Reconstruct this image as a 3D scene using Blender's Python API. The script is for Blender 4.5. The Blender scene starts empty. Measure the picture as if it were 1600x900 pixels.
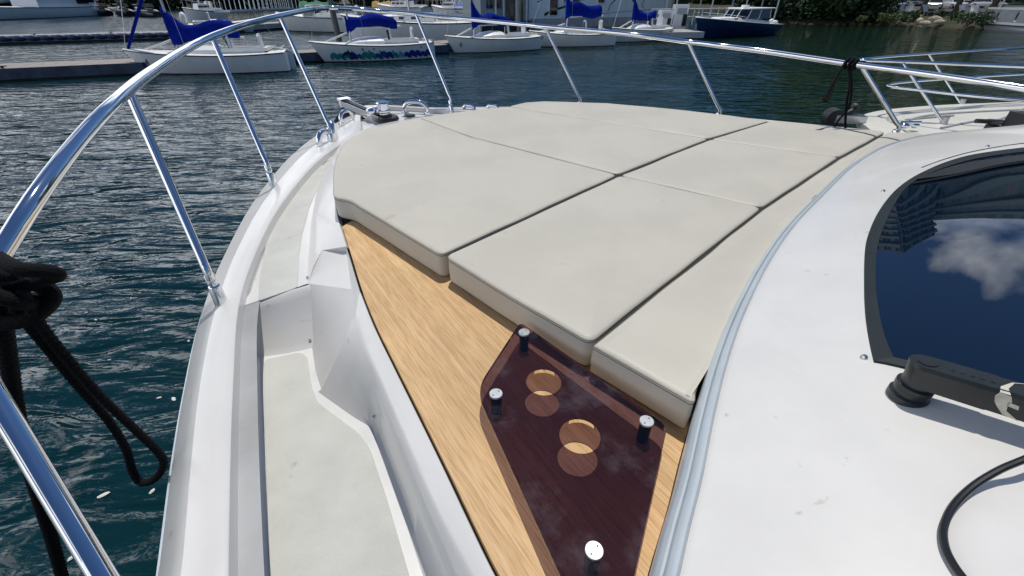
import bpy, bmesh, math, random
from mathutils import Vector, Matrix, noise as mnoise
from mathutils.geometry import tessellate_polygon
random.seed(7)
SC = bpy.context.scene
COL = SC.collection
R = math.radians
V = Vector

# ------------------------------------------------------------------ camera, light, sky
CAM_H = 2.6            # eye height above the water
PITCH = R(34.0)
FPX = 680.0            # focal length in pixels of a 1600 px wide picture
cd = bpy.data.cameras.new('camera')
cam = bpy.data.objects.new('camera', cd); COL.objects.link(cam)
cam.location = (0, 0, CAM_H); cam.rotation_euler = (R(90) - PITCH, 0, 0)
cd.sensor_width = 36.0; cd.lens = 36.0 * FPX / 1600.0
cd.clip_start = 0.02; cd.clip_end = 3000
SC.camera = cam
SC.view_settings.view_transform = 'Standard'
SC.view_settings.look = 'None'
SC.view_settings.exposure = 0.1
SC.view_settings.gamma = 1.0

SUN_EL, SUN_AZ = R(73), R(9)          # azimuth measured from +Y towards +X
sun_dir = V((math.cos(SUN_EL) * math.sin(SUN_AZ), math.cos(SUN_EL) * math.cos(SUN_AZ), math.sin(SUN_EL)))
sd = bpy.data.lights.new('sun', 'SUN'); sd.energy = 2.95; sd.angle = R(0.53); sd.color = (1.0, 0.955, 0.875)
sun = bpy.data.objects.new('sun', sd); COL.objects.link(sun)
sun.rotation_euler = (-sun_dir).to_track_quat('-Z', 'Y').to_euler()
sun.location = sun_dir * 60

world = bpy.data.worlds.new('World'); SC.world = world
world.use_nodes = True
wt = world.node_tree; wt.nodes.clear()
def wn(t, **k):
    n = wt.nodes.new(t)
    for a, b in k.items(): setattr(n, a, b)
    return n
sky = wn('ShaderNodeTexSky', sky_type='NISHITA'); sky.sun_disc = False
sky.sun_elevation = SUN_EL; sky.sun_rotation = SUN_AZ
sky.air_density = 1.0; sky.dust_density = 0.2; sky.ozone_density = 5.0
wtc = wn('ShaderNodeTexCoord')
sep = wn('ShaderNodeSeparateXYZ'); wt.links.new(wtc.outputs['Generated'], sep.inputs[0])
zc = wn('ShaderNodeMath', operation='ADD'); wt.links.new(sep.outputs[2], zc.inputs[0]); zc.inputs[1].default_value = 0.22
zm = wn('ShaderNodeMath', operation='MAXIMUM'); wt.links.new(zc.outputs[0], zm.inputs[0]); zm.inputs[1].default_value = 0.05
dv = wn('ShaderNodeVectorMath', operation='DIVIDE'); wt.links.new(wtc.outputs['Generated'], dv.inputs[0])
cmb = wn('ShaderNodeCombineXYZ')
for i in range(3): wt.links.new(zm.outputs[0], cmb.inputs[i])
wt.links.new(cmb.outputs[0], dv.inputs[1])
mp = wn('ShaderNodeMapping'); mp.inputs['Scale'].default_value = (1, 1, 0.0); mp.inputs['Location'].default_value = (3.1, 1.7, 0)
wt.links.new(dv.outputs[0], mp.inputs[0])
cn = wn('ShaderNodeTexNoise'); cn.inputs['Scale'].default_value = 1.35; cn.inputs['Detail'].default_value = 9; cn.inputs['Roughness'].default_value = 0.52
wt.links.new(mp.outputs[0], cn.inputs['Vector'])
cr = wn('ShaderNodeValToRGB'); cr.color_ramp.elements[0].position = 0.50; cr.color_ramp.elements[1].position = 0.60
cbias = wn('ShaderNodeMath', operation='MULTIPLY_ADD'); cbias.inputs[1].default_value = -0.30
coff = wn('ShaderNodeMath', operation='SUBTRACT'); coff.inputs[1].default_value = 0.085; wt.links.new(cn.outputs['Fac'], coff.inputs[0])
wt.links.new(sep.outputs[0], cbias.inputs[0]); wt.links.new(coff.outputs[0], cbias.inputs[2]); cdot = wn('ShaderNodeVectorMath', operation='DOT_PRODUCT'); wt.links.new(wtc.outputs['Generated'], cdot.inputs[0])
cdot.inputs[1].default_value = (math.cos(R(24)) * math.sin(R(46)), math.cos(R(24)) * math.cos(R(46)), math.sin(R(24)))
cmr = wn('ShaderNodeMapRange'); cmr.inputs['From Min'].default_value = math.cos(R(17)); cmr.inputs['From Max'].default_value = math.cos(R(3)); cmr.inputs['To Max'].default_value = 0.43
wt.links.new(cdot.outputs['Value'], cmr.inputs['Value'])
elev = wn('ShaderNodeMapRange'); elev.inputs['From Min'].default_value = 0.42; elev.inputs['From Max'].default_value = 0.75; elev.inputs['To Max'].default_value = -0.22; wt.links.new(sep.outputs[2], elev.inputs['Value'])
cel = wn('ShaderNodeMath', operation='ADD'); wt.links.new(cbias.outputs[0], cel.inputs[0]); wt.links.new(elev.outputs[0], cel.inputs[1])
csum = wn('ShaderNodeMath', operation='ADD'); wt.links.new(cel.outputs[0], csum.inputs[0]); wt.links.new(cmr.outputs[0], csum.inputs[1]); wt.links.new(csum.outputs[0], cr.inputs[0])
cn2 = wn('ShaderNodeTexNoise'); cn2.inputs['Scale'].default_value = 3.0; cn2.inputs['Detail'].default_value = 6
wt.links.new(mp.outputs[0], cn2.inputs['Vector'])
cc = wn('ShaderNodeValToRGB'); cc.color_ramp.elements[0].color = (11, 13, 17, 1); cc.color_ramp.elements[1].color = (34.0, 34.0, 33.5, 1)
cc.color_ramp.elements[0].position = 0.35; cc.color_ramp.elements[1].position = 0.65
wt.links.new(cn2.outputs['Fac'], cc.inputs[0])
tint = wn('ShaderNodeMixRGB', blend_type='MULTIPLY'); tint.inputs[0].default_value = 1.0; tint.inputs[2].default_value = (0.66, 0.84, 1.04, 1); wt.links.new(sky.outputs[0], tint.inputs[1])
hz = wn('ShaderNodeMapRange'); hz.inputs['From Min'].default_value = 0.0; hz.inputs['From Max'].default_value = 0.03; wt.links.new(sep.outputs[2], hz.inputs['Value'])
hm = wn('ShaderNodeMath', operation='MULTIPLY'); wt.links.new(cr.outputs[0], hm.inputs[0]); wt.links.new(hz.outputs[0], hm.inputs[1])
mx = wn('ShaderNodeMixRGB'); wt.links.new(hm.outputs[0], mx.inputs[0]); wt.links.new(tint.outputs[0], mx.inputs[1]); wt.links.new(cc.outputs[0], mx.inputs[2])
bg = wn('ShaderNodeBackground'); bg.inputs[1].default_value = 0.06; wt.links.new(mx.outputs[0], bg.inputs[0])
wo = wn('ShaderNodeOutputWorld'); wt.links.new(bg.outputs[0], wo.inputs[0])

# ------------------------------------------------------------------ geometry helpers
CP, SP = math.cos(PITCH), math.sin(PITCH)
def ray(u, v):
    r = (u - 800.0) / FPX; q = (v - 450.0) / FPX
    return r, CP - q * SP, SP + q * CP          # right, forward, down
def P(u, v, d):
    """the place d metres below eye level that the photograph shows at pixel (u, v)"""
    r, f, w = ray(u, v); t = d / w
    return V((r * t, f * t, CAM_H - d))
def PT(u, v, t):
    r, f, w = ray(u, v)
    return V((r * t, f * t, CAM_H - w * t))
def PR(u, v, d):
    """points of the steel rails, whose distance comes from the tube's apparent thickness"""
    r = (u - 800.0) / FPX; q = (v - 450.0) / FPX; t = d / (0.5736 + q * 0.8192)
    return PT(u, v, t * (1 + .09 * max(0, min(1, (t - 1) / 2.5))))
def PP(pts, d=None):
    return [P(p[0], p[1], p[2] if len(p) > 2 else d) for p in pts]

def crom(pts, n):
    """Catmull-Rom through pts, n samples per span"""
    p = [2 * pts[0] - pts[1]] + list(pts) + [2 * pts[-1] - pts[-2]]
    out = []
    for i in range(1, len(p) - 2):
        a, b, c, e = p[i - 1], p[i], p[i + 1], p[i + 2]
        for k in range(n):
            t = k / n
            out.append(0.5 * ((2 * b) + (c - a) * t + (2 * a - 5 * b + 4 * c - e) * t * t + (3 * b - a - 3 * c + e) * t ** 3))
    out.append(p[-2].copy())
    return out
def resample(pts, n):
    L = [0.0]
    for a, b in zip(pts, pts[1:]): L.append(L[-1] + (b - a).length)
    out = []; j = 0
    for k in range(n):
        s = L[-1] * k / (n - 1)
        while j < len(pts) - 2 and L[j + 1] < s: j += 1
        w = (s - L[j]) / max(1e-9, L[j + 1] - L[j])
        out.append(pts[j].lerp(pts[j + 1], min(1, max(0, w))))
    return out
def curve(pts, n=60): return resample(crom(pts, 10), n)

class M:
    """collects faces of one mesh"""
    def __init__(s): s.v = []; s.f = []
    def add(s, vs, fs):
        o = len(s.v); s.v += [V(x) for x in vs]; s.f += [tuple(i + o for i in f) for f in fs]; return s
    def loft(s, rows, closed=False, capends=False):
        n = len(rows[0]); fs = []
        for i in range(len(rows) - 1):
            for j in range(n if closed else n - 1):
                k = (j + 1) % n
                fs.append((i * n + j, i * n + k, (i + 1) * n + k, (i + 1) * n + j))
        vs = [p for r in rows for p in r]
        if capends and closed:
            fs.append(tuple(range(n - 1, -1, -1))); m = (len(rows) - 1) * n
            fs.append(tuple(m + i for i in range(n)))
        return s.add(vs, fs)
    def tube(s, pts, r, n=8, cap=True):
        pts = [V(p) for p in pts]; rr = r if isinstance(r, (list, tuple)) else [r] * len(pts)
        rows = []; up = None
        for i, p in enumerate(pts):
            t = (pts[min(i + 1, len(pts) - 1)] - pts[max(i - 1, 0)])
            if t.length < 1e-9: t = V((0, 0, 1))
            t.normalize()
            if up is None:
                up = t.orthogonal().normalized()
            up = (up - t * up.dot(t)); up = up.normalized() if up.length > 1e-6 else t.orthogonal().normalized()
            w = t.cross(up)
            rows.append([p + (up * math.cos(a) + w * math.sin(a)) * rr[i] for a in [2 * math.pi * k / n for k in range(n)]])
        return s.loft(rows, True, cap)
    def box(s, c, size, rz=0.0, rot=None, taper=1.0):
        m = rot if rot is not None else Matrix.Rotation(rz, 3, 'Z')
        x, y, z = [q / 2 for q in size]; vs = []
        for dz in (-1, 1):
            t = taper if dz > 0 else 1.0
            for dx, dy in ((-1, -1), (1, -1), (1, 1), (-1, 1)): vs.append(V(c) + m @ V((dx * x * t, dy * y * t, dz * z)))
        return s.add(vs, [(3, 2, 1, 0), (4, 5, 6, 7), (0, 1, 5, 4), (1, 2, 6, 5), (2, 3, 7, 6), (3, 0, 4, 7)])
    def cyl(s, c, r, h, n=16, r2=None, axis=(0, 0, 1)):
        a = V(axis).normalized()
        return s.tube([V(c) - a * h / 2, V(c) + a * h / 2], [r, r if r2 is None else r2], n)
    def lathe(s, prof, c=(0, 0, 0), n=24, axis=(0, 0, 1)):
        a = V(axis).normalized(); u = a.orthogonal().normalized(); w = a.cross(u); c = V(c)
        rows = [[c + a * z + (u * math.cos(t) + w * math.sin(t)) * r for t in [2 * math.pi * k / n for k in range(n)]] for r, z in prof]
        return s.loft(rows, True, True)
    def ngon(s, pts, flip=False):
        tr = tessellate_polygon([[V(p) for p in pts]])
        return s.add(pts, [t[::-1] if flip else t for t in tr])
    def slab(s, pts, h, bev=0.0):
        """polygon (top outline) with thickness h downwards, optional small chamfer"""
        pts = [V(p) for p in pts]; dn = V((0, 0, -1)); n = len(pts)
        rows = []
        if bev:
            ins = inset(pts, bev)
            rows = [ins, [p + dn * bev for p in pts], [p + dn * h for p in pts]]
        else:
            rows = [pts, [p + dn * h for p in pts]]
        s.loft(rows, True); s.ngon(rows[0]); s.ngon(rows[-1])
        return s
    def ball(s, c, rx, ry=None, rz=None, n=12, m=8, rot=None):
        ry = ry or rx; rz = rz or rx; rows = []
        for i in range(m + 1):
            a = math.pi * i / m; q = max(1e-4, math.sin(a))
            rows.append([V(c) + (rot or Matrix.Identity(3)) @ V((rx * q * math.cos(t), ry * q * math.sin(t), rz * math.cos(a))) for t in [2 * math.pi * k / n for k in range(n)]])
        return s.loft(rows, True, True)

def area2(pts):
    return sum(a.x * b.y - b.x * a.y for a, b in zip(pts, pts[1:] + pts[:1]))
def inset(pts, d):
    sgn = 1 if area2(pts) > 0 else -1; n = len(pts); out = []
    for i in range(n):
        a, b, c = pts[i - 1], pts[i], pts[(i + 1) % n]
        e1 = (b - a); e2 = (c - b); e1.z = e2.z = 0
        if e1.length < 1e-9: e1 = e2.copy()
        if e2.length < 1e-9: e2 = e1.copy()
        e1.normalize(); e2.normalize()
        n1 = V((-e1.y, e1.x, 0)) * sgn; n2 = V((-e2.y, e2.x, 0)) * sgn
        m = n1 + n2
        m = m.normalized() if m.length > 1e-6 else n1
        k = 1 / max(0.5, m.dot(n1))
        out.append(b + m * d * k)
    return out
def roundpoly(pts, r, seg=5):
    """round the corners of a polygon; r may be a list"""
    n = len(pts); out = []
    for i in range(n):
        a, b, c = V(pts[i - 1]), V(pts[i]), V(pts[(i + 1) % n])
        rr = r[i] if isinstance(r, (list, tuple)) else r
        la, lc = (a - b).length, (c - b).length
        q = min(rr, la * 0.45, lc * 0.45)
        if q < 1e-5: out.append(b); continue
        p0 = b + (a - b).normalized() * q; p1 = b + (c - b).normalized() * q
        for k in range(seg + 1):
            t = k / seg; out.append(p0 * (1 - t) ** 2 + b * 2 * t * (1 - t) + p1 * t * t)
    return out

ROOTM = {}
def tag(o, label=None, cat=None, group=None, kind=None):
    if label: o['label'] = label
    if cat: o['category'] = cat
    if group: o['group'] = group
    if kind: o['kind'] = kind
    return o
def thing(name, loc, label, cat, group=None, rz=0.0):
    o = bpy.data.objects.new(name, None); COL.objects.link(o)
    o.location = loc; o.rotation_euler = (0, 0, rz); o.empty_display_size = 0.2
    ROOTM[o.name] = (Matrix.Translation(V(loc)) @ Matrix.Rotation(rz, 4, 'Z')).inverted()
    return tag(o, label, cat, group)
def obj(name, m, mat, parent=None, local=False, smooth=35, loc=None, fix=True):
    """link an M as ONE mesh object; world coordinates unless local"""
    vs = m.v
    inv = None
    if parent is not None:
        inv = ROOTM.get(parent.name)
    origin = None
    if parent is None and not local:
        lo = [min(v[i] for v in vs) for i in range(3)]; hi = [max(v[i] for v in vs) for i in range(3)]
        origin = V(((lo[0] + hi[0]) / 2, (lo[1] + hi[1]) / 2, lo[2]))
        vs = [v - origin for v in vs]
    elif inv is not None and not local:
        vs = [inv @ v for v in vs]
    me = bpy.data.meshes.new(name); me.from_pydata([tuple(v) for v in vs], [], m.f)
    me.validate()
    if fix:
        bm = bmesh.new(); bm.from_mesh(me); bmesh.ops.recalc_face_normals(bm, faces=bm.faces); bm.to_mesh(me); bm.free()
    if smooth:
        me.shade_smooth(); me.set_sharp_from_angle(angle=R(smooth))
    me.materials.append(mat)
    o = bpy.data.objects.new(name, me); COL.objects.link(o)
    if parent is not None:
        o.parent = parent
        if inv is not None: ROOTM[o.name] = inv
    elif origin is not None:
        o.location = origin
        ROOTM[o.name] = Matrix.Translation(-origin)
    if loc is not None: o.location = loc
    return o
def clone(o, parent=None):
    c = o.copy(); COL.objects.link(c); c.parent = parent
    for ch in o.children: clone(ch, c)
    return c

# ------------------------------------------------------------------ materials
def _nodes(name):
    m = bpy.data.materials.new(name); m.use_nodes = True
    t = m.node_tree; b = t.nodes['Principled BSDF']; return m, t, b
def mat(name, col, rough=0.5, metal=0.0, var=0.0, vscale=3.0, bump=0.0, bscale=60.0, bdist=0.002, coat=0.0, spec=0.5, stretch=None, col2=None, detail=5, rvar=0.0, ior=None, lo=0.35, hi=0.65, specks=0.0, sscale=22):
    m, t, b = _nodes(name)
    b.inputs['Base Color'].default_value = (*col, 1); b.inputs['Roughness'].default_value = rough
    b.inputs['Metallic'].default_value = metal; b.inputs['Specular IOR Level'].default_value = spec
    b.inputs['Coat Weight'].default_value = coat; b.inputs['Coat Roughness'].default_value = 0.06
    if ior: b.inputs['IOR'].default_value = ior
    tc = t.nodes.new('ShaderNodeTexCoord'); mpn = t.nodes.new('ShaderNodeMapping'); t.links.new(tc.outputs['Object'], mpn.inputs[0])
    if stretch:
        mpn.inputs['Rotation'].default_value = (0, 0, stretch[3] if len(stretch) > 3 else 0); mpn.inputs['Scale'].default_value = stretch[:3]
    if var > 0 or col2:
        n = t.nodes.new('ShaderNodeTexNoise'); n.inputs['Scale'].default_value = vscale; n.inputs['Detail'].default_value = detail; n.inputs['Roughness'].default_value = 0.6
        t.links.new(mpn.outputs[0], n.inputs['Vector'])
        r = t.nodes.new('ShaderNodeValToRGB'); r.color_ramp.elements[0].position = lo; r.color_ramp.elements[1].position = hi
        c2 = col2 or tuple(c * (1 - var) for c in col)
        r.color_ramp.elements[0].color = (*c2, 1); r.color_ramp.elements[1].color = (*col, 1)
        t.links.new(n.outputs['Fac'], r.inputs[0]); t.links.new(r.outputs[0], b.inputs['Base Color'])
        if specks:
            ns = t.nodes.new('ShaderNodeTexNoise'); ns.inputs['Scale'].default_value = sscale; ns.inputs['Detail'].default_value = 3; t.links.new(mpn.outputs[0], ns.inputs['Vector'])
            rs = t.nodes.new('ShaderNodeValToRGB'); rs.color_ramp.elements[0].position = 0.70; rs.color_ramp.elements[0].color = (1, 1, 1, 1); rs.color_ramp.elements[1].position = 0.78; k = 1 - specks; rs.color_ramp.elements[1].color = (k, k * .97, k * .92, 1)
            t.links.new(ns.outputs['Fac'], rs.inputs[0]); ml = t.nodes.new('ShaderNodeMixRGB'); ml.blend_type = 'MULTIPLY'; ml.inputs[0].default_value = 1
            t.links.new(r.outputs[0], ml.inputs[1]); t.links.new(rs.outputs[0], ml.inputs[2]); t.links.new(ml.outputs[0], b.inputs['Base Color'])
        if rvar:
            mr = t.nodes.new('ShaderNodeMapRange'); mr.inputs['To Min'].default_value = max(0, rough - rvar); mr.inputs['To Max'].default_value = rough + rvar
            t.links.new(n.outputs['Fac'], mr.inputs[0]); t.links.new(mr.outputs[0], b.inputs['Roughness'])
    if bump:
        n2 = t.nodes.new('ShaderNodeTexNoise'); n2.inputs['Scale'].default_value = bscale; n2.inputs['Detail'].default_value = 4
        t.links.new(mpn.outputs[0], n2.inputs['Vector'])
        bp = t.nodes.new('ShaderNodeBump'); bp.inputs['Strength'].default_value = bump; bp.inputs['Distance'].default_value = bdist
        t.links.new(n2.outputs['Fac'], bp.inputs['Height']); t.links.new(bp.outputs[0], b.inputs['Normal'])
    return m

GEL = mat('gelcoat', (0.70, 0.69, 0.665), 0.28, var=0.06, vscale=5, bump=0.03, bscale=14, bdist=0.004, coat=0.25, specks=.22)
GELDIRTY = mat('gelcoat_weathered', (0.73, 0.73, 0.71), 0.34, var=0.09, vscale=9, bump=0.05, bscale=30, coat=0.2, specks=.2)
COACH = mat('gelcoat_coachroof', (0.685, 0.675, 0.645), 0.30, var=0.07, vscale=6, bump=0.05, bscale=5, bdist=0.006, coat=0.35, detail=8, specks=.35, sscale=30)
NONSKID = mat('nonskid', (0.59, 0.595, 0.555), 0.75, var=0.12, vscale=7, bump=0.9, bscale=420, bdist=0.0015, detail=8, specks=.25, sscale=16)
CHROME = mat('stainless_steel', (0.82, 0.83, 0.85), 0.07, metal=1.0, bump=0.02, bscale=30, rvar=0.0)
STEEL = mat('dull_steel', (0.55, 0.56, 0.58), 0.28, metal=1.0, var=0.15, vscale=40)
ALU = mat('cap_aluminium', (0.42, 0.44, 0.46), 0.42, metal=0.6, var=0.12, vscale=60)
VINYL = mat('cushion_vinyl', (0.53, 0.505, 0.43), 0.52, var=0.075, vscale=3.2, bump=0.35, bscale=260, bdist=0.001, detail=8, lo=0.4, hi=0.6, specks=.12, sscale=14)
PIPING = mat('cushion_piping', (0.36, 0.34, 0.28), 0.55, var=0.1, vscale=30)
RUBBER = mat('black_rubber', (0.012, 0.012, 0.013), 0.45, bump=0.1, bscale=200)
ARMBLK = mat('black_powder_coat', (0.018, 0.022, 0.022), 0.34, var=0.3, vscale=20, bump=0.12, bscale=300)
GREYTRIM = mat('grey_rubber_trim', (0.46, 0.52, 0.56), 0.32, var=0.10, vscale=8, coat=0.3)
FRIT = mat('windscreen_seal', (0.02, 0.028, 0.032), 0.6, spec=0.2, var=0.2, vscale=12)
ROPE = mat('black_rope', (0.004, 0.004, 0.005), 0.75, spec=0.15, bump=0.8, bscale=260, bdist=0.004)
DARKGAP = mat('dark_gap', (0.06, 0.05, 0.04), 0.8)
CABLE = mat('black_cable', (0.012, 0.013, 0.014), 0.3)
PEEL = mat('peeling_paint', (0.62, 0.58, 0.48), 0.7, var=0.3, vscale=60)

def teak_mat():
    m, t, b = _nodes('teak')
    tc = t.nodes.new('ShaderNodeTexCoord')
    mp1 = t.nodes.new('ShaderNodeMapping'); mp1.inputs['Rotation'].default_value = (0, 0, R(56))
    t.links.new(tc.outputs['Object'], mp1.inputs[0])
    st = t.nodes.new('ShaderNodeVectorMath'); st.operation = 'MULTIPLY'; st.inputs[1].default_value = (0.55, 48, 1)
    t.links.new(mp1.outputs[0], st.inputs[0])
    n1 = t.nodes.new('ShaderNodeTexNoise'); n1.inputs['Scale'].default_value = 1.2; n1.inputs['Detail'].default_value = 8; n1.inputs['Roughness'].default_value = 0.62; n1.inputs['Distortion'].default_value = 0.0
    t.links.new(st.outputs[0], n1.inputs['Vector'])
    st2 = t.nodes.new('ShaderNodeVectorMath'); st2.operation = 'MULTIPLY'; st2.inputs[1].default_value = (14, 380, 1)
    t.links.new(mp1.outputs[0], st2.inputs[0])
    n2 = t.nodes.new('ShaderNodeTexNoise'); n2.inputs['Scale'].default_value = 1.0; n2.inputs['Detail'].default_value = 3
    t.links.new(st2.outputs[0], n2.inputs['Vector'])
    n3 = t.nodes.new('ShaderNodeTexNoise'); n3.inputs['Scale'].default_value = 3.0; n3.inputs['Detail'].default_value = 5
    t.links.new(mp1.outputs[0], n3.inputs['Vector'])
    r1 = t.nodes.new('ShaderNodeValToRGB'); e = r1.color_ramp.elements
    e[0].position = 0.33; e[0].color = (0.55, 0.355, 0.165, 1); e[1].position = 0.68; e[1].color = (0.71, 0.50, 0.275, 1)
    e2 = e.new(0.5); e2.color = (0.62, 0.41, 0.20, 1)
    t.links.new(n1.outputs['Fac'], r1.inputs[0])
    r2 = t.nodes.new('ShaderNodeValToRGB'); r2.color_ramp.elements[0].position = 0.36; r2.color_ramp.elements[0].color = (0.66, 0.6, 0.52, 1); r2.color_ramp.elements[1].position = 0.52; r2.color_ramp.elements[1].color = (1, 1, 1, 1)
    t.links.new(n2.outputs['Fac'], r2.inputs[0])
    mu = t.nodes.new('ShaderNodeMixRGB'); mu.blend_type = 'MULTIPLY'; mu.inputs[0].default_value = 0.75
    t.links.new(r1.outputs[0], mu.inputs[1]); t.links.new(r2.outputs[0], mu.inputs[2])
    r3 = t.nodes.new('ShaderNodeValToRGB'); r3.color_ramp.elements[0].position = 0.35; r3.color_ramp.elements[0].color = (0.86, 0.84, 0.82, 1); r3.color_ramp.elements[1].position = 0.65; r3.color_ramp.elements[1].color = (1.08, 1.05, 1.04, 1)
    t.links.new(n3.outputs['Fac'], r3.inputs[0])
    mu2 = t.nodes.new('ShaderNodeMixRGB'); mu2.blend_type = 'MULTIPLY'; mu2.inputs[0].default_value = 1.0
    t.links.new(mu.outputs[0], mu2.inputs[1]); t.links.new(r3.outputs[0], mu2.inputs[2])
    t.links.new(mu2.outputs[0], b.inputs['Base Color']); b.inputs['Roughness'].default_value = 0.62
    bp = t.nodes.new('ShaderNodeBump'); bp.inputs['Strength'].default_value = 0.5; bp.inputs['Distance'].default_value = 0.0012
    t.links.new(n2.outputs['Fac'], bp.inputs['Height']); t.links.new(bp.outputs[0], b.inputs['Normal'])
    return m
TEAK = teak_mat()

def plexi_mat():
    m, t, b = _nodes('tinted_acrylic'); t.nodes.remove(b)
    out = t.nodes['Material Output']
    tr = t.nodes.new('ShaderNodeBsdfTransparent'); tr.inputs[0].default_value = (0.45, 0.37, 0.44, 1)
    gl = t.nodes.new('ShaderNodeBsdfGlossy'); gl.inputs['Roughness'].default_value = 0.03; gl.inputs['Color'].default_value = (1, 1, 1, 1)
    df = t.nodes.new('ShaderNodeBsdfDiffuse'); df.inputs[0].default_value = (0.55, 0.55, 0.62, 1)
    # wiped smears and fine scratches on the acrylic
    tc = t.nodes.new('ShaderNodeTexCoord')
    ns = t.nodes.new('ShaderNodeTexNoise'); ns.inputs['Scale'].default_value = 6.0; ns.inputs['Detail'].default_value = 9; ns.inputs['Roughness'].default_value = 0.7
    t.links.new(tc.outputs['Object'], ns.inputs['Vector'])
    rs = t.nodes.new('ShaderNodeValToRGB'); rs.color_ramp.elements[0].position = 0.52; rs.color_ramp.elements[0].color = (0, 0, 0, 1); rs.color_ramp.elements[1].position = 0.78; rs.color_ramp.elements[1].color = (0.12, 0.12, 0.12, 1)
    t.links.new(ns.outputs['Fac'], rs.inputs[0])
    fr = t.nodes.new('ShaderNodeFresnel'); fr.inputs[0].default_value = 1.42
    m1 = t.nodes.new('ShaderNodeMixShader'); t.links.new(rs.outputs[0], m1.inputs[0]); t.links.new(tr.outputs[0], m1.inputs[1]); t.links.new(df.outputs[0], m1.inputs[2])
    m2 = t.nodes.new('ShaderNodeMixShader'); t.links.new(fr.outputs[0], m2.inputs[0]); t.links.new(m1.outputs[0], m2.inputs[1]); t.links.new(gl.outputs[0], m2.inputs[2])
    t.links.new(m2.outputs[0], out.inputs[0])
    return m
PLEXI = plexi_mat()

def glass_mat():
    m, t, b = _nodes('dark_windscreen_glass')
    b.inputs['Base Color'].default_value = (0.003, 0.008, 0.02, 1); b.inputs['Roughness'].default_value = 0.015
    b.inputs['IOR'].default_value = 1.72; b.inputs['Coat Weight'].default_value = 0.1
    b.inputs['Coat Roughness'].default_value = 0.01
    return m
GLASS = glass_mat()

def water_mat():
    m, t, b = _nodes('harbour_water')
    b.inputs['Roughness'].default_value = 0.02; b.inputs['IOR'].default_value = 1.42
    tc = t.nodes.new('ShaderNodeTexCoord')
    def nz(scale, detail, rough, sx, sy, rot=0.0, dist=0.0):
        mpx = t.nodes.new('ShaderNodeMapping'); mpx.inputs['Scale'].default_value = (sx, sy, 1); mpx.inputs['Rotation'].default_value = (0, 0, rot)
        t.links.new(tc.outputs['Object'], mpx.inputs[0])
        n = t.nodes.new('ShaderNodeTexNoise'); n.inputs['Scale'].default_value = scale; n.inputs['Detail'].default_value = detail; n.inputs['Roughness'].default_value = rough; n.inputs['Distortion'].default_value = dist
        t.links.new(mpx.outputs[0], n.inputs['Vector']); return n
    a = nz(0.95, 3, 0.42, 1.0, 3.1, R(-13), 0.5)
    c = nz(3.2, 3, 0.5, 1.0, 2.6, R(-17), 0.6)
    e = nz(0.35, 2, 0.5, 1.0, 1.6, R(10), 0.3)
    ad = t.nodes.new('ShaderNodeMath'); ad.operation = 'MULTIPLY_ADD'; ad.inputs[1].default_value = 0.13
    t.links.new(c.outputs['Fac'], ad.inputs[0]); t.links.new(a.outputs['Fac'], ad.inputs[2])
    ad2 = t.nodes.new('ShaderNodeMath'); ad2.operation = 'MULTIPLY_ADD'; ad2.inputs[1].default_value = 0.8
    t.links.new(e.outputs['Fac'], ad2.inputs[0]); t.links.new(ad.outputs[0], ad2.inputs[2])
    bp = t.nodes.new('ShaderNodeBump'); bp.inputs['Strength'].default_value = 1.0; bp.inputs['Distance'].default_value = 0.19
    t.links.new(ad2.outputs[0], bp.inputs['Height']); t.links.new(bp.outputs[0], b.inputs['Normal'])
    pa = nz(0.16, 3, 0.5, 1.0, 1.8, R(20), 0.5)
    pr = t.nodes.new('ShaderNodeMapRange'); pr.inputs['From Min'].default_value = 0.35; pr.inputs['From Max'].default_value = 0.65; pr.inputs['To Min'].default_value = 0.45; pr.inputs['To Max'].default_value = 1.15
    t.links.new(pa.outputs['Fac'], pr.inputs['Value']); t.links.new(pr.outputs[0], bp.inputs['Strength'])
    # water colour: deep blue-teal, with the trees' green reflection painted in to the right
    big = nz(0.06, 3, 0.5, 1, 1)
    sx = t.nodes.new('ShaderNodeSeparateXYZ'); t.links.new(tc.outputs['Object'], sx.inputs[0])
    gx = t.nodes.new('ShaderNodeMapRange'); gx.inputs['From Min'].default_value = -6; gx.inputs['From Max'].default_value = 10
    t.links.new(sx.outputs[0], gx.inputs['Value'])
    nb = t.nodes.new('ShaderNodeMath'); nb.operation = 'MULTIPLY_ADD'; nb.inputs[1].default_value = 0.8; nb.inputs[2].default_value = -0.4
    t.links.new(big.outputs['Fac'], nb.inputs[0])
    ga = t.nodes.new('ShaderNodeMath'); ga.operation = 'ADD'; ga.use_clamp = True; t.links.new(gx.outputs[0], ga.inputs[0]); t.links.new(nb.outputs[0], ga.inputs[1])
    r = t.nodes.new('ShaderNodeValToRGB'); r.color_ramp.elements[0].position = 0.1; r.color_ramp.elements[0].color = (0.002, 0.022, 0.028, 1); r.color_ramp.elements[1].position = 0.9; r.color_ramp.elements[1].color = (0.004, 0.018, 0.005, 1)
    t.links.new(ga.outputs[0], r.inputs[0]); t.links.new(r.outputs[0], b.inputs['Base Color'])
    return m
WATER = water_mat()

# ------------------------------------------------------------------ water
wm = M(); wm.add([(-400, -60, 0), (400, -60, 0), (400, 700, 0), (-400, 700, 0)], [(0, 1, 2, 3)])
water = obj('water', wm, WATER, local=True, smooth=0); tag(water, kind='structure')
bed = M(); bed.add([(-420, -80, -4), (420, -80, -4), (420, 720, -4), (-420, 720, -4)], [(0, 1, 2, 3)])
tag(obj('seabed', bed, mat('silt', (0.03, 0.035, 0.025), 0.9, var=0.3), local=True, smooth=0), kind='structure')

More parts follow.
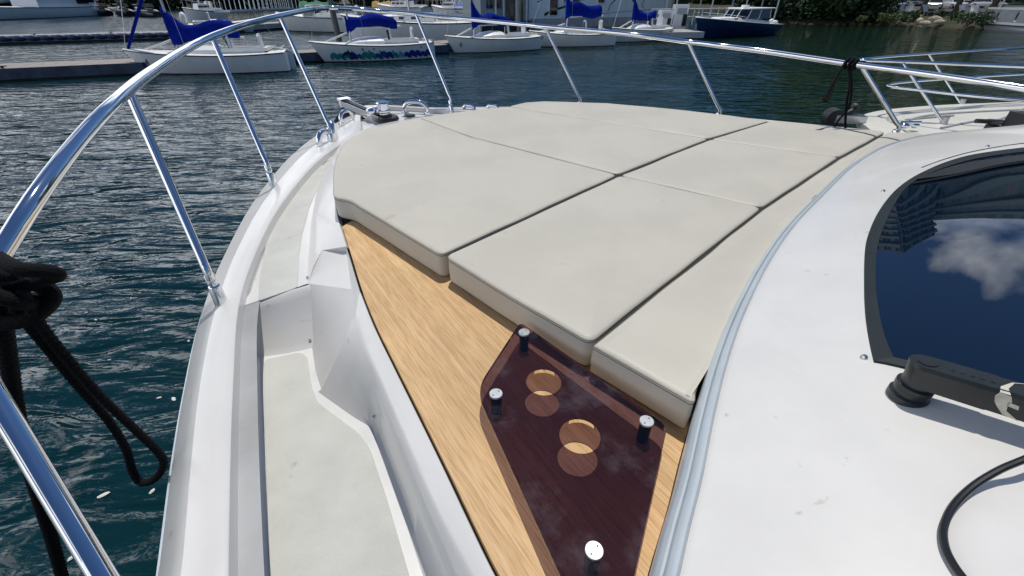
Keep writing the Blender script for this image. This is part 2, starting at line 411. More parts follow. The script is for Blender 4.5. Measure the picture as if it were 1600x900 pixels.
# ------------------------------------------------------------------ the motor yacht in the foreground
FV = V((-0.7071, 0.7071, 0)); SV = V((0.7071, 0.7071, 0))      # forward and starboard of the yacht
yacht = thing('motor_yacht', (0.7, 1.3, 0), 'white motor yacht foredeck with steel bow rail and teak panel in the foreground', 'yacht')

G0p = [(205,1120,.93),(225,1000,.93),(247,900,.93),(270,720,.93),(290,600,.93),(315,490,.93),(350,400,.93),(400,310,.93),(455,243,.93),(500,208,.93),(540,184,.93)]
G1p = [(240,1120,.865),(262,1000,.865),(283,900,.865),(299,720,.865),(313,600,.865),(335,490,.865),(366,400,.865),(412,315,.865),(465,250,.865),(508,215,.865),(548,189,.865)]
G2p = [(350,1120,.85),(351,1000,.85),(352,900,.85),(356,720,.85),(361,600,.85),(370,480,.85),(393,405,.85),(432,328,.85),(482,265,.85),(520,232,.85),(560,207,.85)]
G0 = PP(G0p); G1 = PP(G1p); G2 = PP(G2p)
TIP = P(562, 175, .93)
S0 = TIP.dot(SV)
def mirror(p): return p + SV * (2 * (S0 - p.dot(SV)))
def onaxis(p, F): q = FV * F + SV * S0; return V((q.x, q.y, p.z))
tipF = TIP.dot(FV)
def around(c, F, n=80):
    """port curve, bow point on the centreline, mirrored starboard curve"""
    b = onaxis(c[-1], F)
    return curve(c + [b] + [mirror(p) for p in reversed(c)], n)
N = 110
g0 = around(G0, tipF, N); g1 = around(G1, tipF - 0.06, N); g2 = around(G2, tipF - 0.22, N)
def lower(c, dz, k):
    out = []
    for i, p in enumerate(c):
        t = (c[min(i + 1, len(c) - 1)] - c[max(i - 1, 0)]).normalized(); nrm = V((t.y, -t.x, 0)) # inboard
        cen = onaxis(p, 0.9)
        d = (V((cen.x, cen.y, 0)) - V((p.x, p.y, 0))).normalized()
        if nrm.dot(d) < 0: nrm = -nrm
        out.append(p + nrm * k - V((0, 0, dz)))
    return out
hull = M(); hull.loft([lower(g0, 2.1, 0.55), lower(g0, 1.2, 0.30), lower(g0, 0.5, 0.10), lower(g0, 0.10, 0.012), lower(g0, 0.02, 0.0), g0, g1])
obj('hull', hull, GEL, yacht, smooth=50)
rub = M(); rub.tube(lower(g0, 0.035, -0.006), 0.014, 8)
obj('rub_rail', rub, GREYTRIM, yacht)
gw = M()
g1b = [a.lerp(b, 0.5) + V((0, 0, 0.006)) for a, b in zip(g1, g2)]
g2a = lower(g2, 0.003, 0.004); g2d = lower(g2, 0.055, 0.008)
gw.loft([g1, g1b, g2, g2a, g2d])
obj('gunwale', gw, GEL, yacht, smooth=40)

# side deck forward of the step, ringed by a narrow groove, and the foredeck
D1 = .890
inner = [p for p in lower(g2, 0, 0.014)]
for p in inner: p.z = CAM_H - D1
# start of the raised deck: first gunwale sample beyond the step
stepA, stepB = P(377, 479, D1), P(481, 443, D1)
i0 = min(range(N // 2), key=lambda i: (inner[i] - stepA).length)
i1 = N - 1 - 6
deckpoly = [stepA] + inner[i0 + 1:i1] + [mirror(P(481, 443, D1) + FV * (-1.0)), P(760, 560, D1), P(600, 470, D1), stepB]
dk = M(); dk.ngon(deckpoly); dk.loft([deckpoly, [p - V((0, 0, 0.02)) for p in deckpoly]], True)
obj('side_deck', dk, GEL, yacht, smooth=20)
gb = M(); gb.loft([[p - V((0, 0, 0.042)) for p in lower(g2, 0, 0.004)], [p - V((0, 0, 0.042)) for p in lower(g2, 0, 0.05)]])
obj('deck_groove', gb, mat('groove_grey', (0.42, 0.43, 0.43), 0.6, var=0.3), yacht)
# the step down to the walkway
D2 = 1.05
wA, wB = P(398, 562, D2), P(487, 538, D2)
rs = M()
top = curve([stepA + V((-0.02, -0.0, 0)), stepA.lerp(stepB, .5), stepB + V((0.02, 0, 0))], 12); bot = curve([wA + V((-0.05, 0.015, 0)), wA.lerp(wB, .5), wB + V((0.03, 0, 0))], 12)
rows = []
for k, (w, dz, oy) in enumerate([(0, 0, 0), (0.04, -0.006, -.012), (0.12, -0.020, -.012), (0.9, 0, 0.0), (1.0, 0, -0.012)]):
    rows.append([a.lerp(b, w) + V((0, oy, dz * 0.4)) for a, b in zip(top, bot)])
rs.loft(rows); obj('step_riser', rs, GEL, yacht, smooth=60)
# walkway floor and the inner face of the gunwale
K = PP([(735,1120,D2),(705,1000,D2),(670,900,D2),(633,790,D2),(587,668,D2),(560,652,D2),(503,612,D2),(493,580,D2),(487,538,D2)])
floor_out = PP([(425,1120,D2),(416,1000,D2),(409,900,D2),(404,720,D2),(400,620,D2),(397,555,D2)])
fl = M(); fl.ngon(floor_out + list(reversed(K)) + [P(720, 1300, D2), P(430, 1300, D2)])
obj('walkway', fl, GELDIRTY, yacht, smooth=0)
iw = M()
gtop = curve(PP([(351,1300,.87),(350,1120,.87),(351,1000,.87),(352,900,.87),(356,720,.87),(361,600,.87),(370,480,.87),(378,455,.87)]), 40)
gbot = curve(PP([(432,1300,D2),(425,1120,D2),(416,1000,D2),(409,900,D2),(404,720,D2),(400,620,D2),(398,560,D2),(399,525,D2)]), 40)
gmid = [a.lerp(b, 0.86) + V((-.004, 0, 0)) for a, b in zip(gtop, gbot)]
gfl = [b + V((.018, 0, .001)) for b in gbot]
iw.loft([[p + V((0, 0, .02)) for p in gtop], gtop, gmid, [a.lerp(b, 0.97) + V((.006, 0, 0)) for a, b in zip(gtop, gbot)], gfl])
obj('bulwark_face', iw, GEL, yacht, smooth=50)
def panel(name, pts, d, rr=0.02, th=0.003):
    pl = M(); pl.slab(roundpoly(PP(pts, d - 0.0025), rr, 4), th, 0.0012); return obj(name, pl, NONSKID, yacht, smooth=30)
panel('nonskid_panel', [(403,470),(406,432),(417,372),(434,322),(453,290),(473,267),(516,254),(500,286),(484,322),(472,366),(467,400),(465,436),(464,449)], D1, 0.012)
panel('nonskid_panel', [(478,262),(500,240),(525,224),(560,205),(588,197),(560,206),(535,224),(519,249)], D1, 0.008)
panel('nonskid_panel', [(423,1150),(420,900),(417,780),(413,640),(412,562),(468,550),(480,556),(486,600),(496,628),(560,676),(578,700),(605,780),(640,900),(690,1080),(700,1150)], D2, 0.02)

# coaming between walkway and teak: base K, lip L, teak edge E
Kf = PP([(481,443,D1),(481,415,D1),(483,385,D1),(488,335,D1),(498,290,D1),(516,250,D1),(541,218,D1),(580,199,D1),(640,187,D1),(700,180,D1)])
L_ = PP([(835,1120,.825),(790,1000,.825),(737,900,.825),(680,790,.825),(627,670,.825),(597,600,.825),(573,545,.825),(556,495,.825),(549,455,.83),(541,394,.83)])
Lf = PP([(541,394,.83),(503,391,.835),(500,372,.835),(496,330,.835),(504,288,.835),(522,249,.835),(545,218,.835),(585,200,.835),(642,188,.835),(700,181,.835)])
E_ = PP([(885,1120,.80),(832,1000,.80),(773,900,.80),(729,810,.80),(689,725,.80),(650,645,.80),(612,568,.80),(583,508,.80),(562,455,.80),(547,405,.80),(541,385,.80)])
Ef = PP([(541,385,.80),(536,368,.80),(527,337,.80),(523,300,.80),(530,260,.80),(552,222,.80),(590,203,.80),(645,190,.80),(700,183,.80)])
def cut(c, n): return resample(c, n)
cm = M()
# walkway part: wall facets from base to lip
kb = cut(K[:-2], 40); ll = cut(crom(L_[:-2], 6), 40); ee = cut(crom(E_[:-2] , 6), 40)
fil = [a.lerp(b, 0.10) + V((0.004, 0, -0.012)) for a, b in zip(kb, ll)]
cre = [a.lerp(b, 0.93) + V((-0.006, 0, 0.004)) for a, b in zip(kb, ll)]
cm.loft([[p + V((-0.012, 0, 0.001)) for p in kb], [p + V((0.002, 0, 0.012)) for p in kb], [a.lerp(b, .5) for a, b in zip(kb, ll)], cre, ll, [p + V((0, 0, .003)) for p in [a.lerp(b, .12) for a, b in zip(ll, ee)]], ee, [p + V((0.006, 0, -0.02)) for p in ee]])
# forward part
kf = cut(crom(Kf, 6), 40); lf = cut(crom(Lf[1:], 6), 40); ef = cut(crom(Ef, 6), 40)
rimf = [a.lerp(b, .45) + V((0, 0, .010)) for a, b in zip(kf, lf)]
cm.loft([kf, rimf, lf, ef, [p + V((0.02, 0, -0.03)) for p in ef]])
# corner facets joining both
A_, B_, C_, D_ = P(487, 538, D2), P(481, 443, D1), P(503, 391, .835), P(541, 394, .83)
lm = P(549, 452, .828); e1, e2 = P(553, 425, .80), P(541, 385, .80)
cm.add([kb[-1], A_, B_, C_, D_, ll[-1], lm, ee[-1], e1, e2, P(493, 580, D2)], [(0, 10, 5), (10, 1, 5), (1, 6, 5), (1, 2, 6), (2, 4, 6), (2, 3, 4), (5, 6, 8, 7), (6, 4, 9, 8), (4, 3, 9)])
cm.add([lf[0], ef[0], C_, e2, B_, rimf[0], kf[0]], [(0, 1, 3, 2), (4, 2, 5), (4, 5, 6), (2, 0, 5)])
obj('coaming', cm, GEL, yacht, smooth=38)
for nm, u, v, d in (('screw', 480, 433, D1 - .006), ('screw', 484, 531, 1.03), ('screw', 582, 651, 1.0)):
    s_ = M(); s_.lathe([(0.0002, 0.003), (0.003, 0.003), (0.0045, 0.0), (0.0045, -0.004)], P(u, v, d), 10, axis=(-.3, -.3, .9)); obj('screw', s_, STEEL, yacht)

# sunpad base and teak panel
TD = .80
T_pix = [(945,1250,.70),(985,1050,.70),(1003,960,.70),(1020,900,.70),(1040,825,.70),(1062,750,.70),(1085,655,.70),(1110,570,.70),(1140,495,.70),(1180,420,.70),(1223,360,.695),(1272,310,.69),(1316,269,.68),(1362,240,.67),(1405,225,.66),(1450,217,.645),(1520,211,.62),(1600,206,.59),(1700,202,.56),(1850,200,.52)]
Tc = curve(PP(T_pix), 120)
E_full = E_[:-1] + Ef
Epl = [p.copy() for p in crom(E_full, 4)]
tk = M()
tin = [V((p.x, p.y, CAM_H - TD)) for p in Tc[:70]]
tpoly = [V((p.x, p.y, 0)) for p in Epl[:44]]
base_poly = [p + V((0, 0, CAM_H - .822)) for p in [V((q.x, q.y, 0)) for q in Epl]] + [P(900, 168, .822), P(1180, 200, .822), P(1370, 215, .822)] + [V((p.x, p.y, CAM_H - .822)) for p in reversed(Tc[:85])]
bs = M(); bs.ngon(base_poly); bs.loft([base_poly, [p - V((0, 0, .045)) for p in base_poly]], True)
obj('sunpad_base', bs, DARKGAP, yacht, smooth=0)
shift = V((0.010, -0.002, 0))
teak_poly = [V((p.x, p.y, CAM_H - TD)) + shift for p in Epl if p.dot(FV) < 1.75] + [P(760, 330, TD), P(1000, 500, TD), P(1190, 560, TD)]
# keep it left of the grey track
teak_poly = [V((p.x, p.y, CAM_H - TD)) + shift for p in Epl if p.dot(FV) < 1.72]
far = P(620, 300, TD); teak_poly += [far, P(900, 400, TD), P(1120, 520, TD)]
teak_poly += [V((p.x - 0.003, p.y, CAM_H - TD)) for p in reversed(Tc[:24])]
tk.ngon(teak_poly); tk.loft([teak_poly, [p - V((0, 0, .018)) for p in teak_poly]], True)
obj('teak_panel', tk, TEAK, yacht, smooth=0)

# coachroof: a crowned surface that rises inboard from the grey track
tvec = []
for i, p in enumerate(Tc):
    t = (Tc[min(i + 1, len(Tc) - 1)] - Tc[max(i - 1, 0)]); t.z = 0; t.normalize(); tvec.append(V((t.y, -t.x, 0)))
def rise(s): return 0.235 * (1 - math.exp(-max(0, s - 0.0) / 0.50)) + 0.018 * (1 - math.exp(-max(0, s) / 0.012))
def roof_z(x, y):
    best = 1e9; bi = 0
    for i, p in enumerate(Tc):
        d = (p.x - x) ** 2 + (p.y - y) ** 2
        if d < best: best = d; bi = i
    # refine on the two neighbouring segments
    bs_ = None
    for j in (bi - 1, bi):
        if 0 <= j < len(Tc) - 1:
            a, b = Tc[j], Tc[j + 1]; ab = V((b.x - a.x, b.y - a.y)); ap = V((x - a.x, y - a.y))
            w = max(0, min(1, ap.dot(ab) / ab.length_squared)); q = V((a.x, a.y)) + ab * w
            dd = (V((x, y)) - q).length
            side = ab.x * ap.y - ab.y * ap.x
            if bs_ is None or dd < abs(bs_[0]): bs_ = (dd if side < 0 else -dd, a.z + (b.z - a.z) * w)
    return bs_[1] + rise(bs_[0]), bs_[0]
def hit(u, v, off=0.0):
    """where the view line through a pixel meets the coachroof (off metres above it)"""
    r, f, w = ray(u, v); lo, hi = 0.25, 4.0; t = lo
    while t < hi:
        z, s = roof_z(r * t, f * t)
        if CAM_H - w * t < z + off: break
        t += 0.02
    a, b = t - 0.02, t
    for _ in range(14):
        m_ = (a + b) / 2; z, s = roof_z(r * m_, f * m_)
        if CAM_H - w * m_ < z + off: b = m_
        else: a = m_
    return V((r * b, f * b, CAM_H - w * b))
def roofpt(x, y, off=0.0): z, s = roof_z(x, y); return V((x, y, z + off))
cr_ = M(); rows = []
svals = [0.0, 0.004, 0.010, 0.02, 0.035, 0.06, 0.10, 0.15, 0.21, 0.28, 0.36, 0.45, 0.55, 0.67, 0.8, 0.95, 1.15]
for s in svals:
    row = []
    for i, p in enumerate(Tc):
        q = p + tvec[i] * s; row.append(V((q.x, q.y, p.z + rise(s))))
    rows.append(row)
cr_.loft([[p - V((0, 0, 0.14)) for p in Tc]] + rows)
obj('coachroof', cr_, COACH, yacht, smooth=60)
tr = M(); rows = []
for s, z in [(-.003, -.045), (-.002, .004), (.002, .011), (.007, .013), (.011, .009), (.0125, .003), (.015, .008), (.020, .015), (.026, .015), (.031, .008), (.033, -.006)]:
    rows.append([V((p.x + tvec[i].x * s, p.y + tvec[i].y * s, p.z + rise(max(0, s)) * .8 + z)) for i, p in enumerate(Tc)])
tr.loft(rows); obj('edge_trim', tr, GREYTRIM, yacht, smooth=60)

def conform(pix, off, rr=0.0, n=1):
    return [hit(u, v, 0) + V((0, 0, off)) for u, v in pix]
seal_out = [(1365,566),(1358,535),(1352,495),(1350,452),(1351,395),(1357,365),(1372,332),(1395,302),(1420,282),(1450,266),(1482,253),(1525,242),(1600,232),(1700,224),(1790,225)]
seal_in = [(1393,563),(1380,532),(1371,493),(1366,450),(1367,400),(1376,365),(1391,332),(1409,302),(1432,283),(1460,270),(1492,259),(1533,249),(1600,240),(1700,233),(1790,235)]
so = resample(crom(conform(seal_out, .002), 4), 60); si = resample(crom(conform(seal_in, .004), 4), 60)
# lower edge of the glass runs aft under the wiper arm
lo_out = resample(crom(conform([(1365,566),(1400,573),(1460,588),(1530,605),(1600,622),(1700,650)], .002), 4), 30)
lo_in = resample(crom(conform([(1393,563),(1420,569),(1470,580),(1540,596),(1610,612),(1700,636)], .004), 4), 30)
def up(c, k): return [p + V((0, 0, k)) for p in c]
glm = M()
# glass as a fan of rows between the forward edge and the lower edge, lying on the crowned surface
def rowpts(a, b, n):
    out = []
    for k in range(n):
        q = a.lerp(b, k / (n - 1)); out.append(q)
    return out
gA = si; gB = resample(lo_in, 60)
grows = []
for a, b in zip(gA, gB):
    rowp = rowpts(a, b, 14); nr = []
    for k, q in enumerate(rowp):
        z, s = roof_z(q.x, q.y); nr.append(V((q.x, q.y, z + .0055)))
    grows.append(nr)
glm.loft(grows)
gl_o = obj('windscreen', glm, GLASS, yacht, smooth=80)
sm = M(); sm.loft([up(so, -.012), up(so, .003), up(si, .0045), up(si, -.004)]); sm.loft([up(lo_out, -.012), up(lo_out, .003), up(lo_in, .0045), up(lo_in, -.004)])
obj('window_seal', sm, FRIT, gl_o, smooth=50)
# defroster trim strip along the top of the glass
st = M(); a_ = resample(crom(conform([(1432,282),(1490,263),(1560,251),(1640,242),(1760,234)], .008), 4), 30); b_ = resample(crom(conform([(1431,286),(1490,278),(1560,263),(1640,252),(1760,244)], .010), 4), 30)
st.loft([up(a_, 0), up(a_, .004), up(b_, .006), up(b_, 0)]); obj('black_strip', st, RUBBER, gl_o)
st = M(); st.tube(up(resample(crom(conform([(1424,291),(1490,279),(1560,264),(1640,253),(1760,245)], .008), 4), 30), .003), .004, 6); obj('trim_bead', st, FRIT, gl_o)
# fine panel seam in the coachroof round the glass
pg = M(); q = resample(crom(conform([(1440,262),(1482,247),(1530,235),(1600,224),(1700,215)], .0012), 4), 30); pg.tube(q, .0016, 5); obj('panel_seam', pg, FRIT, yacht)
for u, v in [(1380, 299), (1543, 229), (1350, 559)]:
    c = hit(u, v); k = M(); k.lathe([(.0002, .006), (.004, .006), (.0065, .002), (.007, -.002)], c, 10); obj('stud', k, STEEL, yacht)

# wiper
wroot = M(); wb = hit(1417, 619)
wroot.lathe([(.0285, -.004), (.0285, .008), (.0245, .012), (.0245, .020), (.0265, .022), (.0265, .030), (.022, .033), (.022, .046)], wb, 28)
wo_ = obj('wiper', wroot, ARMBLK, yacht, smooth=40)
a1 = V((wb.x, wb.y, wb.z + .058)); a2 = hit(1665, 648, .052)
ax = (a2 - a1).normalized(); sd_ = V((ax.y, -ax.x, 0)).normalized(); upv = sd_.cross(ax)
am = M(); rows = []
for k in range(15):                           # rounded head and box arm, profile swept along ax
    ang = math.pi / 2 * k / 7 if k < 8 else None
    if k < 8:
        d_, w_ = -.024 * math.cos(ang), max(.004, .024 * math.sin(ang))
    else:
        d_, w_ = [.03, .075, .078, .11, .18, .30, .42][k - 8], [.024, .0235, .0215, .021, .020, .019, .018][k - 8]
    h_ = .020
    c_ = a1 + ax * d_
    prof = [(-w_, -h_), (-w_, h_ * .75), (-w_ * .8, h_), (w_ * .8, h_), (w_, h_ * .75), (w_, -h_)]
    rows.append([c_ + sd_ * x + upv * y for x, y in prof])
am.loft(rows, True, True); obj('wiper_arm', am, ARMBLK, wo_, smooth=35)
dk_ = M(); dk_.cyl(a1 + upv * .0205, .013, .002, 20, axis=tuple(upv))
for k in range(5): dk_.box(a1 + ax * (.030 + .011 * k) + upv * .0203, (.005, .010, .0012), rot=Matrix((ax, sd_, upv)).transposed())
obj('embossing', dk_, ARMBLK, wo_)
# flaking paint collar
fk = M()
def onarm(d_, x, y): return a1 + ax * d_ + sd_ * x + upv * y
front = 1 if sd_.dot(V((0, -1, 0))) > 0 else -1
wv = .0222 * front
seq = [(.083, .018, .012), (.080, .010, .018), (.082, 0, .014), (.087, -.008, .010), (.095, -.018, .016), (.104, -.0195, .012)]
rowa = [onarm(d_, wv, y) for d_, y, w_ in seq]; rowb = [onarm(d_ + w_, wv, y - .002) for d_, y, w_ in seq]
fk.loft([rowa, rowb])
fk.loft([[onarm(.083, wv, .018), onarm(.082, wv * .5, .0212), onarm(.092, -wv * .4, .0212), onarm(.108, -wv * .85, .0205)], [onarm(.094, wv, .018), onarm(.090, wv * .5, .0212), onarm(.095, -wv * .4, .0212), onarm(.110, -wv * .85, .0205)]])
fk.add([onarm(.094, wv, .006), onarm(.106, wv, .004), onarm(.107, wv, -.003), onarm(.095, wv, -.001)], [(0, 1, 2, 3)])
sol = obj('paint_flake', fk, PEEL, wo_, smooth=0, fix=False)

# cable lying in a loop on the coachroof
cpx = [(1690,690,.035),(1640,702,.035),(1600,718,.032),(1560,735,.022),(1520,760,.012),(1490,790,.007),(1475,822,.006),(1476,852,.006),(1490,882,.006),(1515,915,.006),(1560,970,.006),(1630,1030,.006)]
cb = M(); cb.tube(crom([hit(u, v, o) for u, v, o in cpx], 8), .0046, 10)
tag(obj('power_cable', cb, CABLE), 'thin black cable curling over the white coachroof behind the wiper', 'cable')

# ------------------------------------------------------------------ bow rail
RAILp = [(-480,1150,.62),(-210,720,.55),(-100,550,.50),(0,397,.41),(60,303,.345),(125,217,.297),(175,164,.268),(230,117,.25),(300,72,.232),(350,50,.205),(400,34,.178),(437,24.5,.163),(475,16.5,.157),(500,13.5,.154),(520,12.5,.154),(560,14.5,.163),(600,18,.18),(650,22,.196),(720,29,.225),(808,37.5,.252),(852,42,.262),(930,48.5,.28),(1000,55.5,.297),(1075,65.5,.33),(1121,71,.337),(1200,81,.356),(1330,100,.38),(1450,116,.387),(1600,138,.396),(1750,162,.41),(1900,188,.43)]
rail_c = crom([PR(*p) for p in RAILp], 8)
rl = M(); rl.tube(rail_c, .0165, 20); obj('top_rail', rl, CHROME, yacht, smooth=70)
def rail_near(u, v):
    def pix(p):
        x, y, z = p.x, p.y, CAM_H - p.z; dep = y * CP + z * SP; return 800 + FPX * x / dep, 450 + FPX * (z * CP - y * SP) / dep
    return min(rail_c, key=lambda p: (pix(p)[0] - u) ** 2 + (pix(p)[1] - v) ** 2 if (p.y * CP + (CAM_H - p.z) * SP) > .1 else 1e9)
stn = [((248,1048,.86), (-75, 510)), ((345,470,.855), (203,140)), ((427,287,.855), (330,58)), ((520,222,.86), (437,25)), ((706,176,.86), (650,22)), ((906,178,.85), (852,42)), ((1120,197,.85), (1077,66)), ((1392,228,.80), (1340,101))]
for k, (b, tpx) in enumerate(stn):
    base = P(*b); top_ = rail_near(*tpx)
    ax_ = (top_ - base).normalized()
    s = M()
    if k == 0: s.tube([base + ax_ * .05, top_], .0165, 20)
    else: s.tube([base + V((0, 0, .085)), base + V((0, 0, .115)) + ax_ * .01, base + V((0, 0, .10)) + ax_ * .05, top_], .0128, 16)
    so_ = obj('stanchion', s, CHROME, yacht, smooth=70)
    c = M()
    if k == 0: c.lathe([(.026, -.01), (.024, .10), (.0175, .105)], base, 20, axis=tuple(ax_))
    else:
        c.lathe([(.0215, -.012), (.0205, .004), (.0185, .055), (.017, .060), (.0135, .062), (.0135, .066), (.0165, .068), (.0160, .098), (.0132, .101)], base, 20, axis=(ax_.x * .25, ax_.y * .25, 1))
    obj('socket', c, CHROME, so_, smooth=50)

# ------------------------------------------------------------------ bow fittings
def arch(name, pts, r=.011, feet=True):
    a = M(); c = crom([V(p) for p in pts], 8); a.tube(c, r, 12)
    if feet:
        for p in (pts[0], pts[-1]): a.cyl((p[0], p[1], p[2] - .002), r * 1.9, .012, 14)
    return obj(name, a, CHROME, yacht, smooth=60)
def fair(u, v, d, du, dv, h=.07, w=.10, r=.013):
    b = P(u, v, d); b2 = P(u + du, v + dv, d); di = (b2 - b); di.z = 0; di.normalize()
    m_ = b
    arch('fairlead', [m_ - di * w / 2, m_ - di * w * .5 + V((0, 0, h * .55)), m_ - di * w * .25 + V((0, 0, h)), m_ + di * w * .25 + V((0, 0, h)), m_ + di * w * .5 + V((0, 0, h * .55)), m_ + di * w / 2], r)
fair(509, 227, .87, 26, -12, .085, .12, .019)
fair(524, 219, .86, 8, -25, .11, .08, .018)
fair(543, 190, .86, 20, -6, .08, .13, .015)
fair(650, 176, .86, 20, 0, .085, .19, .018)
fair(733, 172, .86, 40, 3, .035, .10, .015); fair(770, 172, .86, 40, 3, .035, .10, .015)
# anchor roller running out over the bow, windlass and deck button
RO = FV
ac = P(598, 186, .85)
rm = M(); tipr = PT(537, 153, 3.85); tipr.z = CAM_H - .80
di = (tipr - ac); L = di.length; rotm = di.to_track_quat('X', 'Z').to_matrix()
for sy in (-.035, .035): rm.box(ac + di * .5 + rotm @ V((0, sy, 0)), (L, .008, .045), rot=rotm)
rm.box(ac + di * .5 - V((0, 0, .02)), (L, .07, .008), rot=rotm)
ro = obj('anchor_roller', rm, STEEL, yacht)
sh = M(); sh.box(ac + di * .55 + V((0, 0, .012)), (L * .95, .028, .03), rot=rotm)
for sy in (-1, 1):
    a = tipr - V((0, 0, .02)); sh.add([a, a + rotm @ V((-.05, .16 * sy, -.10)), a + rotm @ V((-.34, .10 * sy, -.16)), a + rotm @ V((-.30, 0, -.06)), a + V((0, 0, .02)), a + rotm @ V((-.30, 0, -.04))], [(0, 1, 2, 3), (4, 1, 0), (4, 5, 2, 1), (5, 3, 2)])
obj('anchor', sh, mat('galvanised_black', (0.05, 0.055, 0.06), .45, metal=.6), yacht, smooth=20)
rr_ = M(); rr_.cyl(tipr, .035, .075, 14, axis=tuple(rotm @ V((0, 1, 0)))); rr_.box(tipr + V((0, 0, .03)), (.06, .10, .02), rot=rotm); obj('roller_wheel', rr_, CHROME, ro)
wl = M(); wc = P(604, 188, .87)
wl.lathe([(.10, 0), (.105, .012), (.095, .03), (.05, .035), (.05, .05)], wc, 28); wob = obj('windlass', wl, mat('windlass_black', (.015, .016, .018), .35), yacht)
w2 = M(); w2.lathe([(.045, 0), (.045, .03), (.058, .04), (.058, .05), (.046, .06), (.046, .10), (.055, .105), (.05, .115)], P(601, 182, .84), 24); obj('capstan', w2, CHROME, wob)
for u, v in ((583, 184),):
    b2_ = M(); b2_.lathe([(.05, 0), (.05, .06), (.035, .08), (.01, .085)], P(u, v, .86), 20); obj('chain_cover', b2_, CHROME, wob)
bt = M(); bt.lathe([(.048, 0), (.050, .006), (.045, .016), (.02, .02)], P(640, 182, .87), 24); obj('foot_switch', bt, mat('switch_dark', (.03, .03, .032), .3), yacht)
cr2 = M(); c = P(578, 204, .868)
for a in (.3, .3 + math.pi / 2, 2.2): cr2.box(c + V((0, 0, .003)), (.10, .008, .006), rz=a)
obj('deck_key_fitting', cr2, STEEL, yacht)

# ------------------------------------------------------------------ sunpad cushions
SEAM = mat('seam_dark', (.16, .15, .12), .8)  # dark seam line just below each cushion's top edge
THREAD = mat('thread', (.74, .73, .68), .6)
CG = 'beige cushions of the foredeck sunpad'
def cushion(pix, d, label, rr=.02, gap=.0035, thick=.095, plan=None, puff=.007, seed=0):
    pts = plan if plan else PP(pix, d)
    if area2(pts) < 0: pts = pts[::-1]
    pts = inset(pts, gap)
    rr = [max(q, .03) if q > 0 else 0 for q in (rr if isinstance(rr, list) else [rr] * len(pts))]; o = roundpoly(pts, rr, 6)
    den = []
    for a, b in zip(o, o[1:] + o[:1]):
        k = max(1, int((b - a).length / .03))
        for q in range(k): den.append(a.lerp(b, q / k))
    o = den; zt = pts[0].z
    def wob(p, k=1): return (mnoise.noise(V((p.x * 6 + seed, p.y * 6, 3.3))) * .0035 + mnoise.noise(V((p.x * 17, p.y * 17 + seed, 1))) * .0012) * k
    o = [p + V((mnoise.noise(p * 5 + V((seed, 0, 9))) * .004, mnoise.noise(p * 5 + V((0, seed, 4))) * .004, 0)) for p in o]
    rows = [[V((p.x, p.y, zt - thick)) for p in inset(o, .006)], [V((p.x, p.y, zt - thick + .008)) for p in o], [V((p.x, p.y, zt - thick * .5)) for p in inset(o, -.002)], [V((p.x, p.y, zt - .009)) for p in o], [V((p.x, p.y, zt - .003)) for p in inset(o, .0012)]]
    for ins, h in ((.005, .0), (.011, .002), (.018, .0035)):
        rows.append([V((p.x, p.y, zt + h * .8 + wob(p, ins * 20))) for p in inset(o, ins)])
    c0 = inset(o, .018); cen = sum(c0, V((0, 0, 0))) / len(c0)
    for w, h in ((.82, .8), (.62, .9), (.42, 1), (.22, 1), (.04, 1)):
        rows.append([V((cen.x + (p.x - cen.x) * w, cen.y + (p.y - cen.y) * w, zt + .0045 + (puff - .0045) * h + wob(V((cen.x + (p.x - cen.x) * w, cen.y + (p.y - cen.y) * w, 0)), .9))) for p in c0])
    m_ = M(); m_.loft(rows, True); m_.ngon(rows[0]); m_.add(rows[-1], [tuple(range(len(rows[-1])))])
    t = thing('sunpad_cushion', (cen.x, cen.y, zt - thick), label, 'cushion', CG)
    obj('cover', m_, VINYL, t, smooth=33)
    pp = M(); e = inset(o, .0015); pr = [V((p.x, p.y, zt - .0045)) for p in e]; pr.append(pr[0])
    pp.tube(pr, .0028, 5, cap=False)
    sl = M(); q_ = [V((p.x, p.y, zt - .0125)) for p in inset(o, .0006)]; q_.append(q_[0]); sl.tube(q_, .0017, 5, cap=False); obj('seam', sl, SEAM, t, smooth=60)
    # stitch row
    e2 = inset(o, .0075)
    obj('piping', pp, PIPING, t, smooth=60)
    s2 = M(); acc = 0; cnt = 0
    for a, b in zip(e2, e2[1:] + e2[:1]):
        L = (b - a).length; x = 0
        k = max(1, int(L / .007))
        if cen.y > 2.3: break
        for q in range(k):
            p0 = a.lerp(b, (q + .2) / k); p1 = a.lerp(b, (q + .75) / k); t_ = (p1 - p0)
            if t_.length < 1e-6: continue
            n_ = V((-t_.y, t_.x, 0)).normalized() * .0006
            z_ = V((0, 0, zt + .0012 - p0.z + wob(p0, .12)))
            s2.add([p0 - n_ + z_, p1 - n_ + z_, p1 + n_ + z_, p0 + n_ + z_], [(0, 1, 2, 3)])
    if s2.v:
        so__ = obj('stitching', s2, THREAD, t, smooth=0, fix=False); so__['kind'] = 'stuff'
    return t
D = .70
cushion([(520,308),(547,313),(585,336),(688,399),(965,272.5),(740,215),(655,184),(640,187),(600,196),(570,203),(548,213),(532,230),(524,250),(519,280)], D, 'large beige cushion at the outer bow corner beside the side deck', rr=[.03,.03,.02,.02,.01,0,.01,0,0,0,0,0,0,0], seed=1)
cushion([(965,272.5),(1107,216.5),(865,178),(795,166),(740,172),(690,178),(655,184),(740,215)], D, 'middle beige cushion of the foremost row', rr=[.01,.01,0,.01,0,0,.01,0], seed=2)
cushion([(1107,216.5),(1203,188.5),(1130,179),(1050,170),(950,161),(850,158),(820,160),(795,166),(865,178)], D, 'far beige cushion of the foremost row along the curved bow edge', rr=[.01,.02,0,0,0,0,0,.01,0], seed=3)
